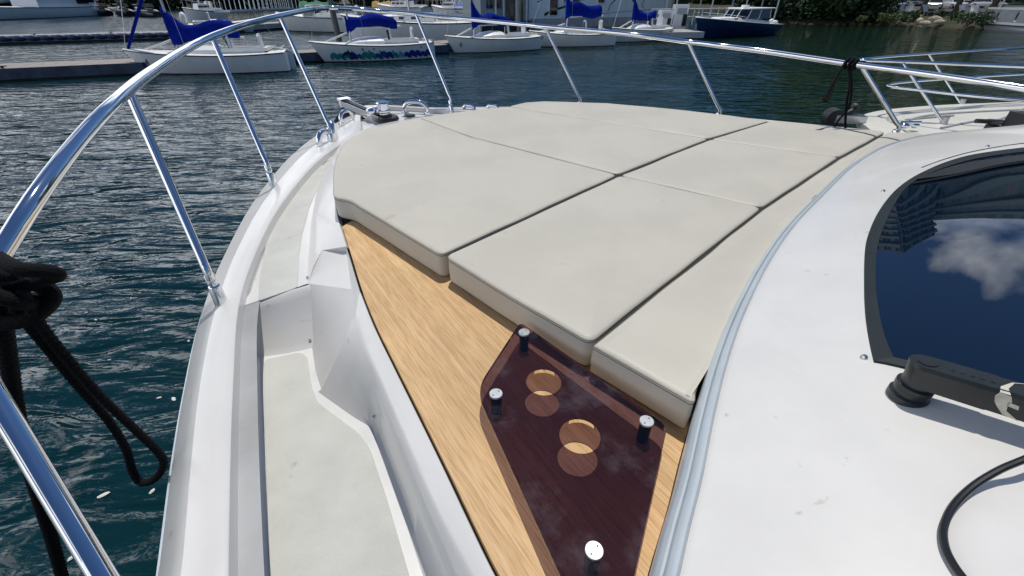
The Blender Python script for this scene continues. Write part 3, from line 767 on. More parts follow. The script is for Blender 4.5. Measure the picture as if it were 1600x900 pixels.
cushion([(692,400),(922,536),(1191,324),(968,274)], D, 'near beige cushion of the middle row above the clear drink table', rr=[.03,.03,.015,.02], seed=4)
cushion([(968,274),(1191,324),(1311,245),(1110,217.5)], D, 'beige cushion in the centre of the middle row', rr=[.02,.015,.015,.015], seed=5)
cushion([(1110,217.5),(1311,245),(1385,205.5),(1206,188.5)], D, 'far beige cushion of the middle row by the starboard stanchion', rr=[.015,.015,.02,.02], seed=6)
near = P(1088, 633, D)
tt = [p + tvec[i] * (-.010) for i, p in enumerate(Tc)]
edge = [V((p.x, p.y, CAM_H - D)) for p in tt if p.y > near.y + .01 and p.x < 2.3][::2]
aft = [P(924, 539, D), P(1192, 327, D), P(1313, 247, D), P(1388, 206.5, D), P(1430, 207, D), P(1447, 211, D)]
cushion(None, D, 'long wedge shaped beige cushion between the middle row and the grey coachroof trim', rr=[.02] + [.0] * 4 + [.01] + [0] * len(edge) , plan=aft + list(reversed([e for e in edge if e.x < 2.2])) + [near], seed=7)

# ------------------------------------------------------------------ clear drink table
TT = .745
out_ = roundpoly(PP([(813,503),(1043,666),(966,1010),(935,1030),(743,610)], TT), [.022, .022, .03, .03, .055], 8)
if area2(out_) < 0: out_ = out_[::-1]
def circ(c, r, n=48): return [c + V((math.cos(2 * math.pi * k / n) * r, math.sin(2 * math.pi * k / n) * r, 0)) for k in range(n)]
h1 = circ(P(849.5, 597, TT), .0405); h2 = circ(P(906, 681, TT), .0415)
tb = M(); allp = out_ + h1 + h2
trs = tessellate_polygon([out_, h1, h2]); TH = .010
tb.add(allp, trs); tb.add([p - V((0, 0, TH)) for p in allp], [t[::-1] for t in trs])
for lp in (out_, h1, h2): tb.loft([lp, [p - V((0, 0, TH)) for p in lp]], True)
tbl = obj('drink_table', tb, PLEXI, yacht, smooth=30)
for u, v in [(819, 521), (775, 617), (1010, 660), (928, 862)]:
    c = P(u, v, TT); k = M(); k.lathe([(.0150, .0005), (.0150, .0045), (.0142, .0055), (.0002, .0055)], c, 24); cp = obj('cap', k, ALU, tbl, smooth=40)
    hh = M()
    for a in (-1, 1): hh.cyl(c + V((.0085 * a * math.cos(.8), .0085 * a * math.sin(.8), .0058)), .0016, .0008, 8)
    obj('pin_hole', hh, RUBBER, cp)
    k = M(); k.cyl(c - V((0, 0, TH + .0225)), .0125, .047, 20); obj('standoff', k, RUBBER, tbl)

# ------------------------------------------------------------------ ropes
def strand(pts, r=.010, n=10, tw=True):
    m_ = M(); c = crom([V(p) for p in pts], 10); c = resample(c, max(20, int(sum((b - a).length for a, b in zip(c, c[1:])) / .004)))
    rr = [r * (1 + .10 * math.sin(i * 1.9)) for i in range(len(c))]
    return m_.tube(c, rr, n)
rp = M()
k0 = rail_near(8, 385); ra = (rail_near(60, 303) - k0).normalized()
ku = ra.cross(V((0, 0, 1))).normalized(); kw = ku.cross(ra)
def hang(u, v, t, *offs):
    b = PT(u, v, t); return [b + V(o) for o in offs]
k1 = PT(24, 436, .74)
rp.tube(crom([k1 + V((-.03, .02, .03)), k1 + V((.02, .0, .02)), k1 + V((.046, .01, .010)), k1 + V((.052, .02, -.004)), k1 + V((.03, .02, -.012)), k1 + V((-.02, .0, -.02)), k1 + V((-.06, -.02, -.01))], 8), .0125, 10)
rp.tube(crom([k1 + V((-.08, .0, .03)), k1 + V((-.03, -.03, .0)), k1 + V((.005, -.02, -.035)), k1 + V((-.02, .02, -.06)), k1 + V((-.07, .02, -.05))], 8), .0135, 10)
rp.tube(crom([k1 + V((-.08, .02, .0)), k1 + V((-.02, .03, -.02)), k1 + V((.015, .02, -.05)), k1 + V((-.01, -.01, -.075)), k1 + V((-.06, -.02, -.08))], 8), .0145, 10)
def seqpx(l): return [PT(u, v, t) for u, v, t in l]
rp.v += []; 
loop = seqpx([(35,455,.74),(62,505,.78),(105,560,.83),(160,622,.90),(212,672,.96),(246,705,1.0),(256,725,1.02),(243,747,1.04),(222,754,1.05),(208,738,1.04),(196,700,1.0),(168,655,.95),(120,600,.88),(75,545,.82),(38,500,.78),(15,470,.75)])
rp2 = strand(loop, .0085); rp.add(rp2.v, rp2.f)
rp3 = strand(seqpx([(0,470,.76),(10,540,.82),(22,620,.90),(38,700,.98),(58,770,1.06),(80,840,1.14),(98,905,1.2),(120,990,1.3)]), .013); rp.add(rp3.v, rp3.f)
tag(obj('dock_line', rp, ROPE, smooth=60), 'black rope knotted round the left rail with a long loop above the water', 'rope')
rq = M(); k0 = rail_near(1325, 98); ra = (rail_near(1400, 110) - k0).normalized(); ku = ra.cross(V((0, 0, 1))).normalized(); kw = ku.cross(ra)
for j in range(3):
    c_ = k0 + ra * (.024 * (j - 1.0)); cc_ = [c_ + (ku * math.cos(a) + kw * math.sin(a)) * .027 for a in [2 * math.pi * q / 16 for q in range(17)]]; rq.tube(cc_, .008, 7)
tq = (k0.y * CP + (CAM_H - k0.z) * SP)
for l in ([(1320,98,0),(1306,120,0),(1296,140,0),(1287,155,0),(1292,157,0),(1300,140,0),(1306,122,0),(1317,104,0)], [(1328,100,0),(1330,125,.02),(1330,150,.04),(1325,170,.05),(1310,188,.05),(1304,198,.06)], [(1326,100,.03),(1328,130,.05),(1323,160,.06),(1321,185,.08),(1321,205,.1)]):
    s_ = strand([PT(u, v, tq + o) for u, v, o in l], .0068, 8); rq.add(s_.v, s_.f)
tag(obj('short_line', rq, ROPE, smooth=60), 'short black rope tied round the far starboard rail with loose ends hanging', 'rope')

# ================================================================== the harbour
def kf_(v): return (v + 26.0) / (v + 8.7)
def wp(u, v, h=0.0): return P(u, v, CAM_H - h)
BWHITE = mat('boat_white', (0.84, 0.86, 0.86), .35, var=.08, vscale=2)
BDECK = mat('boat_deck', (0.80, 0.80, 0.76), .6, var=.12, vscale=5)
BGREY = mat('boat_grey', (0.42, 0.44, 0.45), .5, var=.2, vscale=4)
BOOT = mat('boot_dark', (0.01, 0.013, 0.03), .35)
NAVY = mat('navy_gelcoat', (0.006, 0.028, 0.10), .16, coat=.5)
CANVAS = mat('blue_canvas', (0.002, 0.022, 0.34), .85, spec=.1, var=.35, vscale=4, bump=.5, bscale=8, bdist=.03)
CANVAS2 = mat('royal_canvas', (0.01, 0.10, 0.42), .7, var=.2, vscale=4)
TEAL = mat('teal_canvas', (0.004, 0.10, 0.09), .7, var=.2)
GREENC = mat('green_canvas', (0.01, 0.16, 0.07), .7, var=.2)
DGLASS = mat('boat_window', (0.008, 0.012, 0.015), .06, spec=.8)
SPAR = mat('spar_white', (0.72, 0.73, 0.72), .4, var=.1)
ALUM = mat('spar_aluminium', (0.55, 0.57, 0.58), .35, metal=.7)
DARKM = mat('dark_fittings', (0.02, 0.02, 0.022), .5)
DOCKW = mat('dock_boards', (0.36, 0.33, 0.30), .85, var=.35, vscale=3, stretch=(1, 6, 1))
DOCKC = mat('dock_concrete', (0.42, 0.42, 0.40), .85, var=.2, vscale=2)
DOCKD = mat('dock_fascia', (0.035, 0.04, 0.05), .7, var=.4, vscale=3)
PILE = mat('pile_timber', (0.24, 0.23, 0.21), .9, var=.45, vscale=2.5, stretch=(4, 4, .6), bump=.6, bscale=20, bdist=.02)
ROPEW = mat('white_rope', (0.55, 0.53, 0.48), .8)
MUR = [mat('mural_' + n, c, .4) for n, c in (('blue', (.01, .10, .30)), ('teal', (.02, .28, .32)), ('navy', (.01, .03, .10)), ('sky', (.12, .38, .50)), ('rose', (.30, .12, .16)), ('royal', (.01, .03, .26)))]

class Hull:
    """sailing or motor boat hull; x towards the bow, origin at the waterline amidships"""
    def __init__(s, L, B, fb_bow, fb_mid, fb_st, over=.08, transom=.75, full=.55, draft=.25, flare=.12):
        s.L, s.B, s.fb, s.over, s.tr, s.full, s.draft, s.flare = L, B, (fb_st, fb_mid, fb_bow), over, transom, full, draft, flare
    def hb(s, t):                     # half beam at t 0 stern .. 1 bow
        if t < .45: return s.B / 2 * (s.tr + (1 - s.tr) * math.sin(t / .45 * math.pi / 2))
        k = (t - .45) / .55
        return s.B / 2 * max(0.012, (1 - k ** (1.0 / (1 - s.full) )) ) if False else s.B / 2 * max(.01, math.cos(k * math.pi / 2) ** (s.full))
    def sheer(s, t):
        a, b, c = s.fb
        return a * (1 - t) * (1 - 2 * t) + 4 * b * t * (1 - t) + c * t * (2 * t - 1)
    def pt(s, t, w, side):
        """w 0 waterline .. 1 gunwale, side +1 port"""
        z = s.sheer(t) * w
        x = s.L * (t - .5) + s.L * s.over * (t ** 3) * w
        y = s.hb(t) * (1 - s.flare * (1 - w) ** 1.3 * (1 + 1.2 * t)) * side
        return V((x, y, z))
    def side_y(s, x, z):
        t = .5
        for _ in range(8):
            w = z / max(.05, s.sheer(t)); t = (x - s.L * s.over * t ** 3 * w) / s.L + .5; t = max(0, min(1, t))
        w = z / max(.05, s.sheer(t)); return s.pt(t, w, 1).y
    def build(s, root, hullmat, bottom, n=22, deck=None, stripe=None, topm=None):
        ts = [i / (n - 1) for i in range(n)]
        m_ = M()
        for sd in (1, -1): m_.loft([[s.pt(t, w, sd) for t in ts] for w in (.04, .35, .7, 1)])
        m_.add([s.pt(0, w, sd) for w, sd in ((.04, 1), (1, 1), (1, -1), (.04, -1))], [(0, 1, 2, 3)])
        h = obj('hull', m_, hullmat, root, local=True, smooth=50)
        m_ = M()
        for sd in (1, -1):
            m_.loft([[V((s.L * (t - .5) * (.97 if w < -.1 else 1), s.pt(t, 0, sd).y * k, z)) for t in ts] for w, k, z in ((-1, .05, -s.draft), (-.5, .75, -s.draft * .6), (0, 1.0, s.sheer(.5) * .06), (0, 1.012, s.sheer(.5) * .09))])
        obj('bottom', m_, bottom, root, local=True, smooth=50)
        m_ = M()
        rows = [[V((s.pt(t, 1, 1).x, s.pt(t, 1, 1).y * k, s.sheer(t) + .05 * s.B * (1 - k * k) * .6 - .004)) for t in ts] for k in (1, .66, .33, 0, -.33, -.66, -1)]
        m_.loft(rows); obj('deck', m_, deck or BDECK, root, local=True, smooth=50)
        m_ = M()
        m_.tube([s.pt(t, 1, 1) for t in ts], .022 * s.B / 2, 6); m_.tube([s.pt(t, 1, -1) for t in ts], .022 * s.B / 2, 6)
        obj('rub_rail', m_, stripe or BOOT, root, local=True)
        return h

def text_mesh(s, size):
    cu = bpy.data.curves.new('txt', 'FONT'); cu.body = s; cu.size = size; cu.align_x = 'CENTER'; cu.align_y = 'CENTER'
    o = bpy.data.objects.new('txt', cu); COL.objects.link(o)
    bpy.context.view_layer.update()
    me = bpy.data.meshes.new_from_object(o); bpy.data.objects.remove(o)
    m_ = M(); m_.add([v.co.copy() for v in me.vertices], [tuple(p.vertices) for p in me.polygons]); bpy.data.meshes.remove(me)
    return m_
def place_boat(bow, stern):
    """bow, stern: waterline points; returns centre, heading, length"""
    d = bow - stern; return (bow + stern) / 2, math.atan2(d.y, d.x), d.length

def sail_cover(root, x0, x1, z0, h0, h1, seed, stack=.9):
    """furled mainsail under a canvas cover, tall at the mast, lumpy along the boom"""
    m_ = M(); rows = []; n = 16
    for i in range(n):
        t = i / (n - 1); x = x0 + (x1 - x0) * t
        k = max(0, 1 - t * 4.2)
        hh = h1 + (h0 - h1) * k ** 1.3 + .05 * math.sin(t * 9 + seed) + (.0 if t < .93 else -.10 * (t - .93) / .07)
        w = .11 + .05 * math.sin(t * 6 + seed * 2) + .03 * (1 - t)
        dz = -.05 * math.sin(t * 5 + seed) - .14 * max(0, 1 - t * 5)
        if i in (0, n - 1): w *= .5
        rows.append([V((x - (.10 * k if j in (3, 4, 5) else 0) * -0, w * math.cos(a) * (1 - .35 * max(0, math.sin(a))), z0 + dz + hh * .5 + hh * .5 * math.sin(a) + .02 * math.sin(a * 3 + i + seed))) for j, a in enumerate([2 * math.pi * q / 12 for q in range(12)])])
    m_.loft(rows, True, True)
    return obj('sail_cover', m_, CANVAS, root, local=True, smooth=60)

def dinghy_yacht(bowpx, sternpx, label, num=None, mural=False, seed=1, jib=False, rudder=True, beam=1.55, fb=.55, mastx=.17, cover=(.9, .34), stretch=1.0, boomz=.95):
    c, rz, L = place_boat(wp(*bowpx), wp(*sternpx))
    t = thing('keelboat', c, label, 'sailboat', 'small white keelboats moored along the dock', rz)
    H = Hull(L, beam, fb * 1.22, fb * .95, fb * 1.0, over=.10, transom=.62, full=.72, flare=.22)
    H.build(t, BWHITE, BOOT)
    # coachroof mound, cockpit coaming and well
    dz = fb + .03
    m_ = M(); rows = []
    for x, w, h in ((.30, .12, .0), (.26, .30, .12), (.18, .42, .22), (.08, .48, .27), (-.02, .50, .26), (-.05, .50, .22)):
        rows.append([V((x * L, w * beam * .5 * math.cos(a) * (1.15 if abs(math.cos(a)) > .9 else 1), dz - .03 + h * math.sin(a) ** .7 if math.sin(a) > .01 else dz - .06)) for a in [math.pi * q / 10 for q in range(11)]])
    m_.loft(rows); m_.ngon(rows[-1]); obj('cabin_top', m_, BWHITE, t, local=True, smooth=50)
    m_ = M()
    cp = [V((x * L, y * beam * .5, dz + .02)) for x, y in ((-.05, .50), (-.05, -.50), (-.38, -.42), (-.38, .42))]
    m_.loft([cp, [p + V((0, 0, .10)) for p in cp], [p * .93 + V((-.0, 0, .10 + dz * .07)) for p in cp], [V((p.x * .95, p.y * .9, dz - .25)) for p in cp]], True)
    obj('cockpit_coaming', m_, BWHITE, t, local=True, smooth=30)
    m_ = M(); m_.ngon([V((p.x, p.y * .95, dz + .015)) for p in cp]); obj('cockpit_sole', m_, BGREY, t, local=True)
    for x, k in ((-.13, 1), (-.34, -1)):
        s_ = M(); q = [(-.17, 0), (-.20, .18), (-.17, .42), (-.10, .50), (.10, .50), (.17, .42), (.20, .18), (.17, 0)]
        a = [V((x * L + .06 * z_, y_, dz + .02 + z_)) for y_, z_ in q]; b = [p + V((.07, 0, 0)) for p in a]
        s_.loft([a, b], True); s_.ngon(a); s_.ngon(b, True)
        se = obj('seat_back', s_, BWHITE, t, local=True, smooth=0)
        s_ = M(); s_.box((x * L + .2, 0, dz + .03), (.36, .42, .08)); obj('seat', s_, BWHITE, t, local=True)
    s_ = M(); s_.box((-.105 * L, .0, dz + .22), (.05, .10, .46)); s_.tube([(-.12 * L, .1, dz), (-.09 * L, .08, dz + .42)], .02, 6); obj('console', s_, DARKM, t, local=True)
    # spars
    mx = mastx * L; top = 6.2
    m_ = M(); m_.tube([(mx, 0, dz - .05), (mx - .12, 0, top)], .045, 8); obj('mast', m_, SPAR, t, local=True)
    m_ = M(); m_.tube([(mx - .03, 0, boomz), (mx - .47 * L, 0, boomz + .02)], .035, 8); obj('boom', m_, SPAR, t, local=True)
    sail_cover(t, mx + .10, mx - .44 * L, boomz - .03, cover[0], cover[1], seed)
    m_ = M(); m_.tube([(mx + .2, 0, boomz - .3), (mx - .16 * L, 0, boomz - .35)], .02, 6); 
    m_ = M(); m_.tube([H.pt(.985, 1, 0) + V((0, 0, .02)), (mx - .10, 0, top - .5)], .008, 5)
    for sy in (1, -1): m_.tube([H.pt(.6, 1, sy), (mx - .1, 0, top - .4)], .006, 4)
    m_.tube([(-.49 * L, 0, dz), (mx - .12, 0, top)], .006, 4)
    obj('rigging', m_, STEEL, t, local=True)
    m_ = M(); m_.tube([(.5 * L, 0, dz + .02), (mx + .1, 0, dz + .38)], .035, 7); obj('whisker_pole', m_, SPAR, t, local=True)
    m_ = M(); m_.tube([(H.pt(.97, 1, 0).x, 0, fb * 1.2 + .05), (mx + .55, 0, 2.2), (mx + .1, 0, 4.8)], [.05, .06, .03], 8)
    if jib: obj('furled_jib', m_, CANVAS, t, local=True)
    if rudder:
        m_ = M(); m_.box((-.5 * L - .10, 0, .16), (.20, .045, .95)); m_.tube([(-.5 * L - .1, 0, dz + .02), (-.42 * L, .0, dz + .10)], .018, 6); obj('rudder', m_, BWHITE, t, local=True)
    m_ = M()
    for k in range(5):
        a = random.uniform(-.46, -.30) * L; m_.tube(crom([V((a, random.uniform(-.3, .3), dz + .05)), V((a - .1, random.uniform(-.4, .4), dz + .12)), V((a + .1, random.uniform(-.4, .4), dz + .06))], 4), .015, 5)
    obj('sheets', m_, ROPEW, t, local=True)
    if num:
        m_ = text_mesh(num, .30); vs = []
        for v in m_.v:
            x = .452 * L - v.x; z = fb * .62 + v.y; vs.append(V((x, H.side_y(x, z) + .006, z)))
        m_.v = vs; obj('hull_number', m_, DARKM, t, local=True, smooth=0, fix=False)
    if mural:
        rnd = random.Random(5)
        def decal(poly, mt, off):
            m2 = M(); pts = [V((x, 0, z)) for x, z in poly]
            tr = tessellate_polygon([[V((p.x, p.z, 0)) for p in pts]])
            m2.add([V((p.x, H.side_y(p.x, p.z) + off, p.z)) for p in pts], [tuple(q) for q in tr])
            obj('painted_wave', m2, mt, t, local=True, smooth=0, fix=False)
        for k in range(17):
            x = (.42 - .86 * k / 16) * L; z0 = .06; r = rnd.uniform(.13, .24); mt = MUR[rnd.choice([0, 1, 3, 0, 5, 1])]
            if k > 11: mt = MUR[rnd.choice([5, 4, 2])]
            poly = []
            for a in range(14):                      # curling wave crest
                an = math.pi * 1.5 * a / 13; rr = r * (1 - .45 * a / 13); poly.append((x - rr * math.cos(an) * 1.0, z0 + .12 + rr * math.sin(an)))
            poly += [(x + .02, z0 + .10), (x - r, z0)]
            decal([(px_, max(.045, min(pz, fb * .86))) for px_, pz in poly], mt, .005 + .0006 * k)
        # leaping dolphin
        dx = .30 * L
        dol = [(-.26, -.10), (-.20, .02), (-.10, .10), (0, .13), (.03, .20), (.08, .12), (.18, .06), (.24, -.04), (.25, -.12), (.32, -.17), (.22, -.16), (.16, -.17), (.20, -.10), (.14, -.03), (.02, .03), (-.02, -.06), (-.06, .02), (-.16, -.04), (-.22, -.12)]
        decal([(dx - px_, .26 + pz) for px_, pz in dol], MUR[2], .02)
        for k in range(10):
            x = (.40 - .8 * rnd.random()) * L; z = rnd.uniform(.30, .46); q = rnd.uniform(.03, .06)
            decal([(x + q * math.cos(a), z + q * math.sin(a)) for a in [2 * math.pi * j / 7 for j in range(7)]], MUR[rnd.choice([3, 4, 1])], .004)
    t.scale = (1, kf_(bowpx[1]), kf_(bowpx[1]))
    return t, H

dinghy_yacht((232, 115), (456, 109), 'white keelboat marked 4 with long blue sail cover, nearest to the left dock', '4', seed=1, beam=1.7, fb=.60, mastx=.24, cover=(1.15, .50), jib=True, boomz=1.02)
dinghy_yacht((508, 97), (674, 89), 'keelboat with blue sea waves and a dolphin painted along its white hull', None, True, seed=2.4, beam=1.6, fb=.58, mastx=.24, cover=(.55, .42), boomz=1.15)
dinghy_yacht((711, 83), (838, 76), 'white keelboat marked 6 between the painted keelboat and keelboat 7', '6', seed=3.1, beam=1.6, fb=.55, mastx=.27, cover=(1.2, .40), boomz=1.05)
dinghy_yacht((838, 73), (955, 70), 'white keelboat marked 7 with short bunched blue sail cover', '7', seed=4.3, beam=1.6, fb=.55, mastx=.12, cover=(1.0, .55), boomz=1.25)
dinghy_yacht((962, 66), (1040, 61), 'small white keelboat with blue triangular sail cover left of the grey pile', None, seed=5.2, beam=1.6, fb=.55, mastx=.22, cover=(1.3, .40), boomz=1.0)

# --- docks
def dock(name, near0, near1, width, z, label, planks=True, fm=DOCKW, fascia=.35, roll=False, under=DOCKD, cat='dock', pw=.16):
    a, b = wp(*near0, z), wp(*near1, z); d = (b - a); L = d.length; rz = math.atan2(d.y, d.x)
    t = thing(name, (a.x, a.y, 0), label, cat, 'floating docks', rz)
    m_ = M(); n = int(L / pw)
    for k in range(n):
        x = (k + .5) * L / n; m_.box((x, width / 2, z - .02 + random.uniform(-.003, .003)), (L / n - .012, width, .04))
    o = obj('deck_boards', m_, fm, t, local=True, smooth=0); o['kind'] = 'stuff'
    m_ = M(); m_.box((L / 2, -.03, z - fascia / 2 + .01), (L, .06, fascia)); m_.box((L / 2, width + .03, z - fascia / 2 + .01), (L, .06, fascia)); m_.box((-.03, width / 2, z - fascia / 2 + .01), (.06, width, fascia)); m_.box((L + .03, width / 2, z - fascia / 2 + .01), (.06, width, fascia))
    obj('fascia', m_, BGREY if fm is DOCKC else mat('weathered_fascia', (.10, .12, .16), .8, var=.5, vscale=2), t, local=True, smooth=0)
    m_ = M(); m_.box((L / 2, width / 2, (z - fascia) / 2 - .1), (L - .1, width - .1, z - fascia + .3)); obj('floats', m_, under, t, local=True, smooth=0)
    k = 0
    for q in range(int(L / 4)):
        m_ = M(); x = 2.0 + q * 4; m_.tube([(x - .14, .15, z + .07), (x + .14, .15, z + .07)], .018, 6); m_.box((x, .15, z + .03), (.08, .04, .08)); obj('dock_cleat', m_, DARKM, t, local=True)
    if roll:
        for q in range(int(L / .7)):
            m_ = M(); m_.ball((q * .7 + .35, -.16, z - .14), .38, .15, .17, 10, 6); obj('fender_roll', m_, mat('fender_blue', (.03, .05, .12), .5, var=.3) if q == 0 else bpy.data.materials['fender_blue'], t, local=True, smooth=60)
    return t
dock('floating_dock', (-120, 113), (222, 98), 1.9, .42, 'grey board dock at the left edge ahead of the bow of keelboat 4')
dock('floating_dock', (205, 98), (700, 70), 1.6, .40, 'long board dock running behind the keelboats')
dock('floating_dock', (690, 68), (960, 52), 1.8, .38, 'board dock behind keelboats 6 and 7')
dock('floating_dock', (-150, 60), (275, 50), 1.3, .45, 'white topped dock with a row of dark blue fenders, far left', fm=DOCKC, roll=True)
dock('floating_dock', (1005, 51), (1100, 50), 3.2, .50, 'pale concrete dock between the grey pile and the blue motorboat', fm=DOCKC)
t = dock('floating_dock', (345, 42), (470, 34), 2.0, .5, 'grey dock under the gangway behind the blue sail cover', fm=DOCKC)

# --- piles
def pile(u, v, r, h, label, lean=(0, 0)):
    b = wp(u, v); m_ = M(); rows = [(r, -1.5), (r * .98, .0), (r, .02), (r * .96, h * .5), (r * .92, h - .02), (r * .8, h)]
    m_.lathe(rows, (0, 0, 0), 14, axis=(lean[0], lean[1], 1))
    o = obj('pile', m_, PILE, None, local=True, smooth=40, loc=b); tag(o, label, 'pile', 'timber mooring piles')
pile(532, 73, .17, 3.4, 'weathered pile between keelboat 4 and the painted keelboat', (-.03, 0))
pile(1042, 50, .19, 4.2, 'thick grey pile beside the small keelboat and the fuel dock', (.02, 0))
pile(811, 62, .15, 3.6, 'pale pile standing left of the white houseboat')
pile(460, 33, .16, 3.2, 'leaning pile rising in front of the gangway', (-.04, 0))
pile(572, 24, .14, 3.0, 'thin pale pile behind the blue cover of the painted keelboat')
pile(645, 30, .20, 3.4, 'thick pile behind the bright glint on the rail')
pile(668, 27, .12, 3.2, 'slim white pile right of the thick pile')
pile(935, 34, .10, 3.6, 'slim pile in front of the houseboat windows')

# --- white sloop behind the painted keelboat
c, rz, L = place_boat(wp(552, 62), wp(752, 62))
t = thing('cabin_sloop', c, 'white cabin sloop with toe rail moored behind the painted keelboat', 'sailboat', None, rz)
H = Hull(L, 2.7, 1.15, .85, .85, over=.06, transom=.6, full=.65, flare=.2, draft=.4); H.build(t, BWHITE, BOOT)
m_ = M(); rows = []
for x, w, h in ((.30, .25, .02), (.24, .50, .28), (.1, .62, .36), (-.12, .64, .36), (-.16, .64, .34)):
    rows.append([V((x * L, y * w, .86 + z * h)) for y, z in ((1.35, -.3), (1.28, .85), (1.0, 1), (0, 1.12), (-1.0, 1), (-1.28, .85), (-1.35, -.3))])
m_.loft(rows); m_.ngon(rows[-1]); cb_ = obj('cabin', m_, BWHITE, t, local=True, smooth=30)
for x in (.16, .08, -.01, -.09):
    m_ = M(); m_.box((x * L, .80, 1.05), (.32, .05, .11)); obj('window', m_, DGLASS, cb_, local=True)
m_ = M(); m_.tube([(.04 * L, 0, 1.2), (.03 * L, 0, 8)], .07, 8); obj('mast', m_, ALUM, t, local=True)
m_ = M(); m_.tube([(.03 * L, 0, 1.9), (-.36 * L, 0, 1.9)], .05, 8); obj('boom', m_, ALUM, t, local=True)
sail_cover(t, .03 * L, -.34 * L, 1.9, .6, .32, 6)
m_ = M()
for side in (1, -1):
    for k in range(9):
        p = H.pt(.06 + k * .11, 1, side); m_.tube([p, p + V((0, 0, .5))], .012, 5)
    m_.tube([H.pt(.06 + k * .055, 1, side) + V((0, 0, .5)) for k in range(17)], .008, 5)
obj('lifeline', m_, STEEL, t, local=True)
m_ = M()
for k in range(8): m_.box((.02 * L - k * .33, .55, 1.27), (.10, .05, .05))
m_.box((.02 * L - 1.1, .55, 1.30), (2.6, .05, .03)); obj('handrail', m_, BWHITE, t, local=True)

t.scale = (1, kf_(62), kf_(62))
# --- motorboats
def windshield(root, x, z, w, h, rake=.3):
    m_ = M(); a = [V((x, w / 2, z)), V((x + .35, w * .25, z)), V((x + .35, -w * .25, z)), V((x, -w / 2, z)), V((x - .9, -w / 2, z)), ]
    base = [V((x - .9, w / 2, z)), V((x, w / 2, z)), V((x + .4, w * .28, z)), V((x + .4, -w * .28, z)), V((x, -w / 2, z)), V((x - .9, -w / 2, z))]
    topp = [V((p.x - rake - (.1 if i in (1, 2, 3, 4) else 0), p.y * .9, z + h * (.75 if i in (0, 5) else 1))) for i, p in enumerate(base)]
    m_.loft([base, topp]); g = obj('windshield', m_, DGLASS, root, local=True, smooth=0)
    f = M(); f.tube(topp, .022, 6)
    for a, b in zip(base, topp): f.tube([a, b], .02, 6)
    obj('windshield_frame', f, BWHITE, g, local=True)
def outboard(root, x, y, z, m=None):
    m_ = M(); m_.ball((x, y, z + .35), .24, .19, .30, 12, 8); m_.box((x, y, z - .2), (.16, .10, .9)); obj('outboard_motor', m_, m or BWHITE, root, local=True, smooth=50)
def runabout(bow, stern, label, hm=BWHITE, B=2.2, fb=(1.0, .8, .75), grp='motorboats berthed in the background', ws=True, ob=True, name='motorboat'):
    c, rz, L = place_boat(wp(*bow), wp(*stern))
    t = thing(name, c, label, 'motorboat', grp, rz)
    H = Hull(L, B, *fb, over=.10, transom=.9, full=.6, flare=.3, draft=.35); H.build(t, hm, BOOT)
    zz = fb[1]
    m_ = M(); cp = [V((x * L, y * B * .5, zz + .03)) for x, y in ((.10, .75), (.10, -.75), (-.42, -.78), (-.42, .78))]
    m_.loft([cp, [p + V((0, 0, .14)) for p in cp], [V((p.x * .95, p.y * .88, p.z + .14)) for p in cp], [V((p.x * .95, p.y * .88, .35)) for p in cp]], True); obj('cockpit', m_, BWHITE, t, local=True, smooth=30)
    if ws: windshield(t, .10 * L, zz + .08, B * .78, .55)
    for y in (-.45, .45):
        m_ = M(); m_.box((-.10 * L, y, zz + .05), (.5, .5, .35)); m_.box((-.10 * L - .25, y, zz + .35), (.12, .5, .5)); obj('seat', m_, BDECK, t, local=True)
    if ob: outboard(t, -.5 * L - .2, 0, zz)
    t.scale = (1, kf_(bow[1]), kf_(bow[1]))
    return t, H, L
runabout((448, 48), (560, 50), 'white open motorboat with small windshield moored behind the leaning pile', B=2.1)
t, H, L = runabout((396, 50), (300, 53), 'low white skiff tied stern-on beside the gangway dock', B=1.7, fb=(.7, .5, .5), ws=False)

def moored_sloop(bow, stern, label, hm=BWHITE, mastx=.08, B=2.4):
    t, H, L = runabout(bow, stern, label, hm, B, (1.1, .9, .9), 'sloops in the far row', ws=False, ob=False, name='far_sloop')
    t['category'] = 'sailboat'
    m_ = M(); m_.box((.05 * L, 0, 1.15), (.35 * L, 1.3, .4), taper=.85); cb_ = obj('cabin', m_, BWHITE, t, local=True, smooth=0)
    for x in (-.04, .06, .15):
        m_ = M(); m_.box((x * L, .62, 1.18), (.4, .06, .12)); obj('window', m_, DGLASS, cb_, local=True)
    m_ = M(); m_.tube([(mastx * L, 0, 1.2), (mastx * L - .1, 0, 9.5)], .075, 8); obj('mast', m_, SPAR, t, local=True)
    m_ = M(); m_.tube([(mastx * L, 0, 2.0), (-.38 * L, 0, 2.0)], .05, 6); obj('boom', m_, SPAR, t, local=True)
    m_ = M()
    for sy in (1, -1):
        m_.tube([H.pt(.6, 1, sy), (mastx * L - .1, 0, 8.5)], .012, 4)
        for k in range(7): p = H.pt(.08 + k * .14, 1, sy); m_.tube([p, p + V((0, 0, .55))], .015, 4)
        m_.tube([H.pt(.08 + k * .07, 1, sy) + V((0, 0, .55)) for k in range(13)], .010, 4)
    m_.tube([H.pt(.98, 1, 0), (mastx * L - .1, 0, 9.3)], .012, 4); obj('rigging', m_, STEEL, t, local=True)
moored_sloop((600, 30), (668, 31), 'far white sloop behind the yellow canvas boat')
moored_sloop((682, 33), (738, 34), 'far white sloop just left of the bright blue cover', mastx=.02)
moored_sloop((300, 40), (352, 38), 'far pale sloop between the blue sail cover and the gangway')

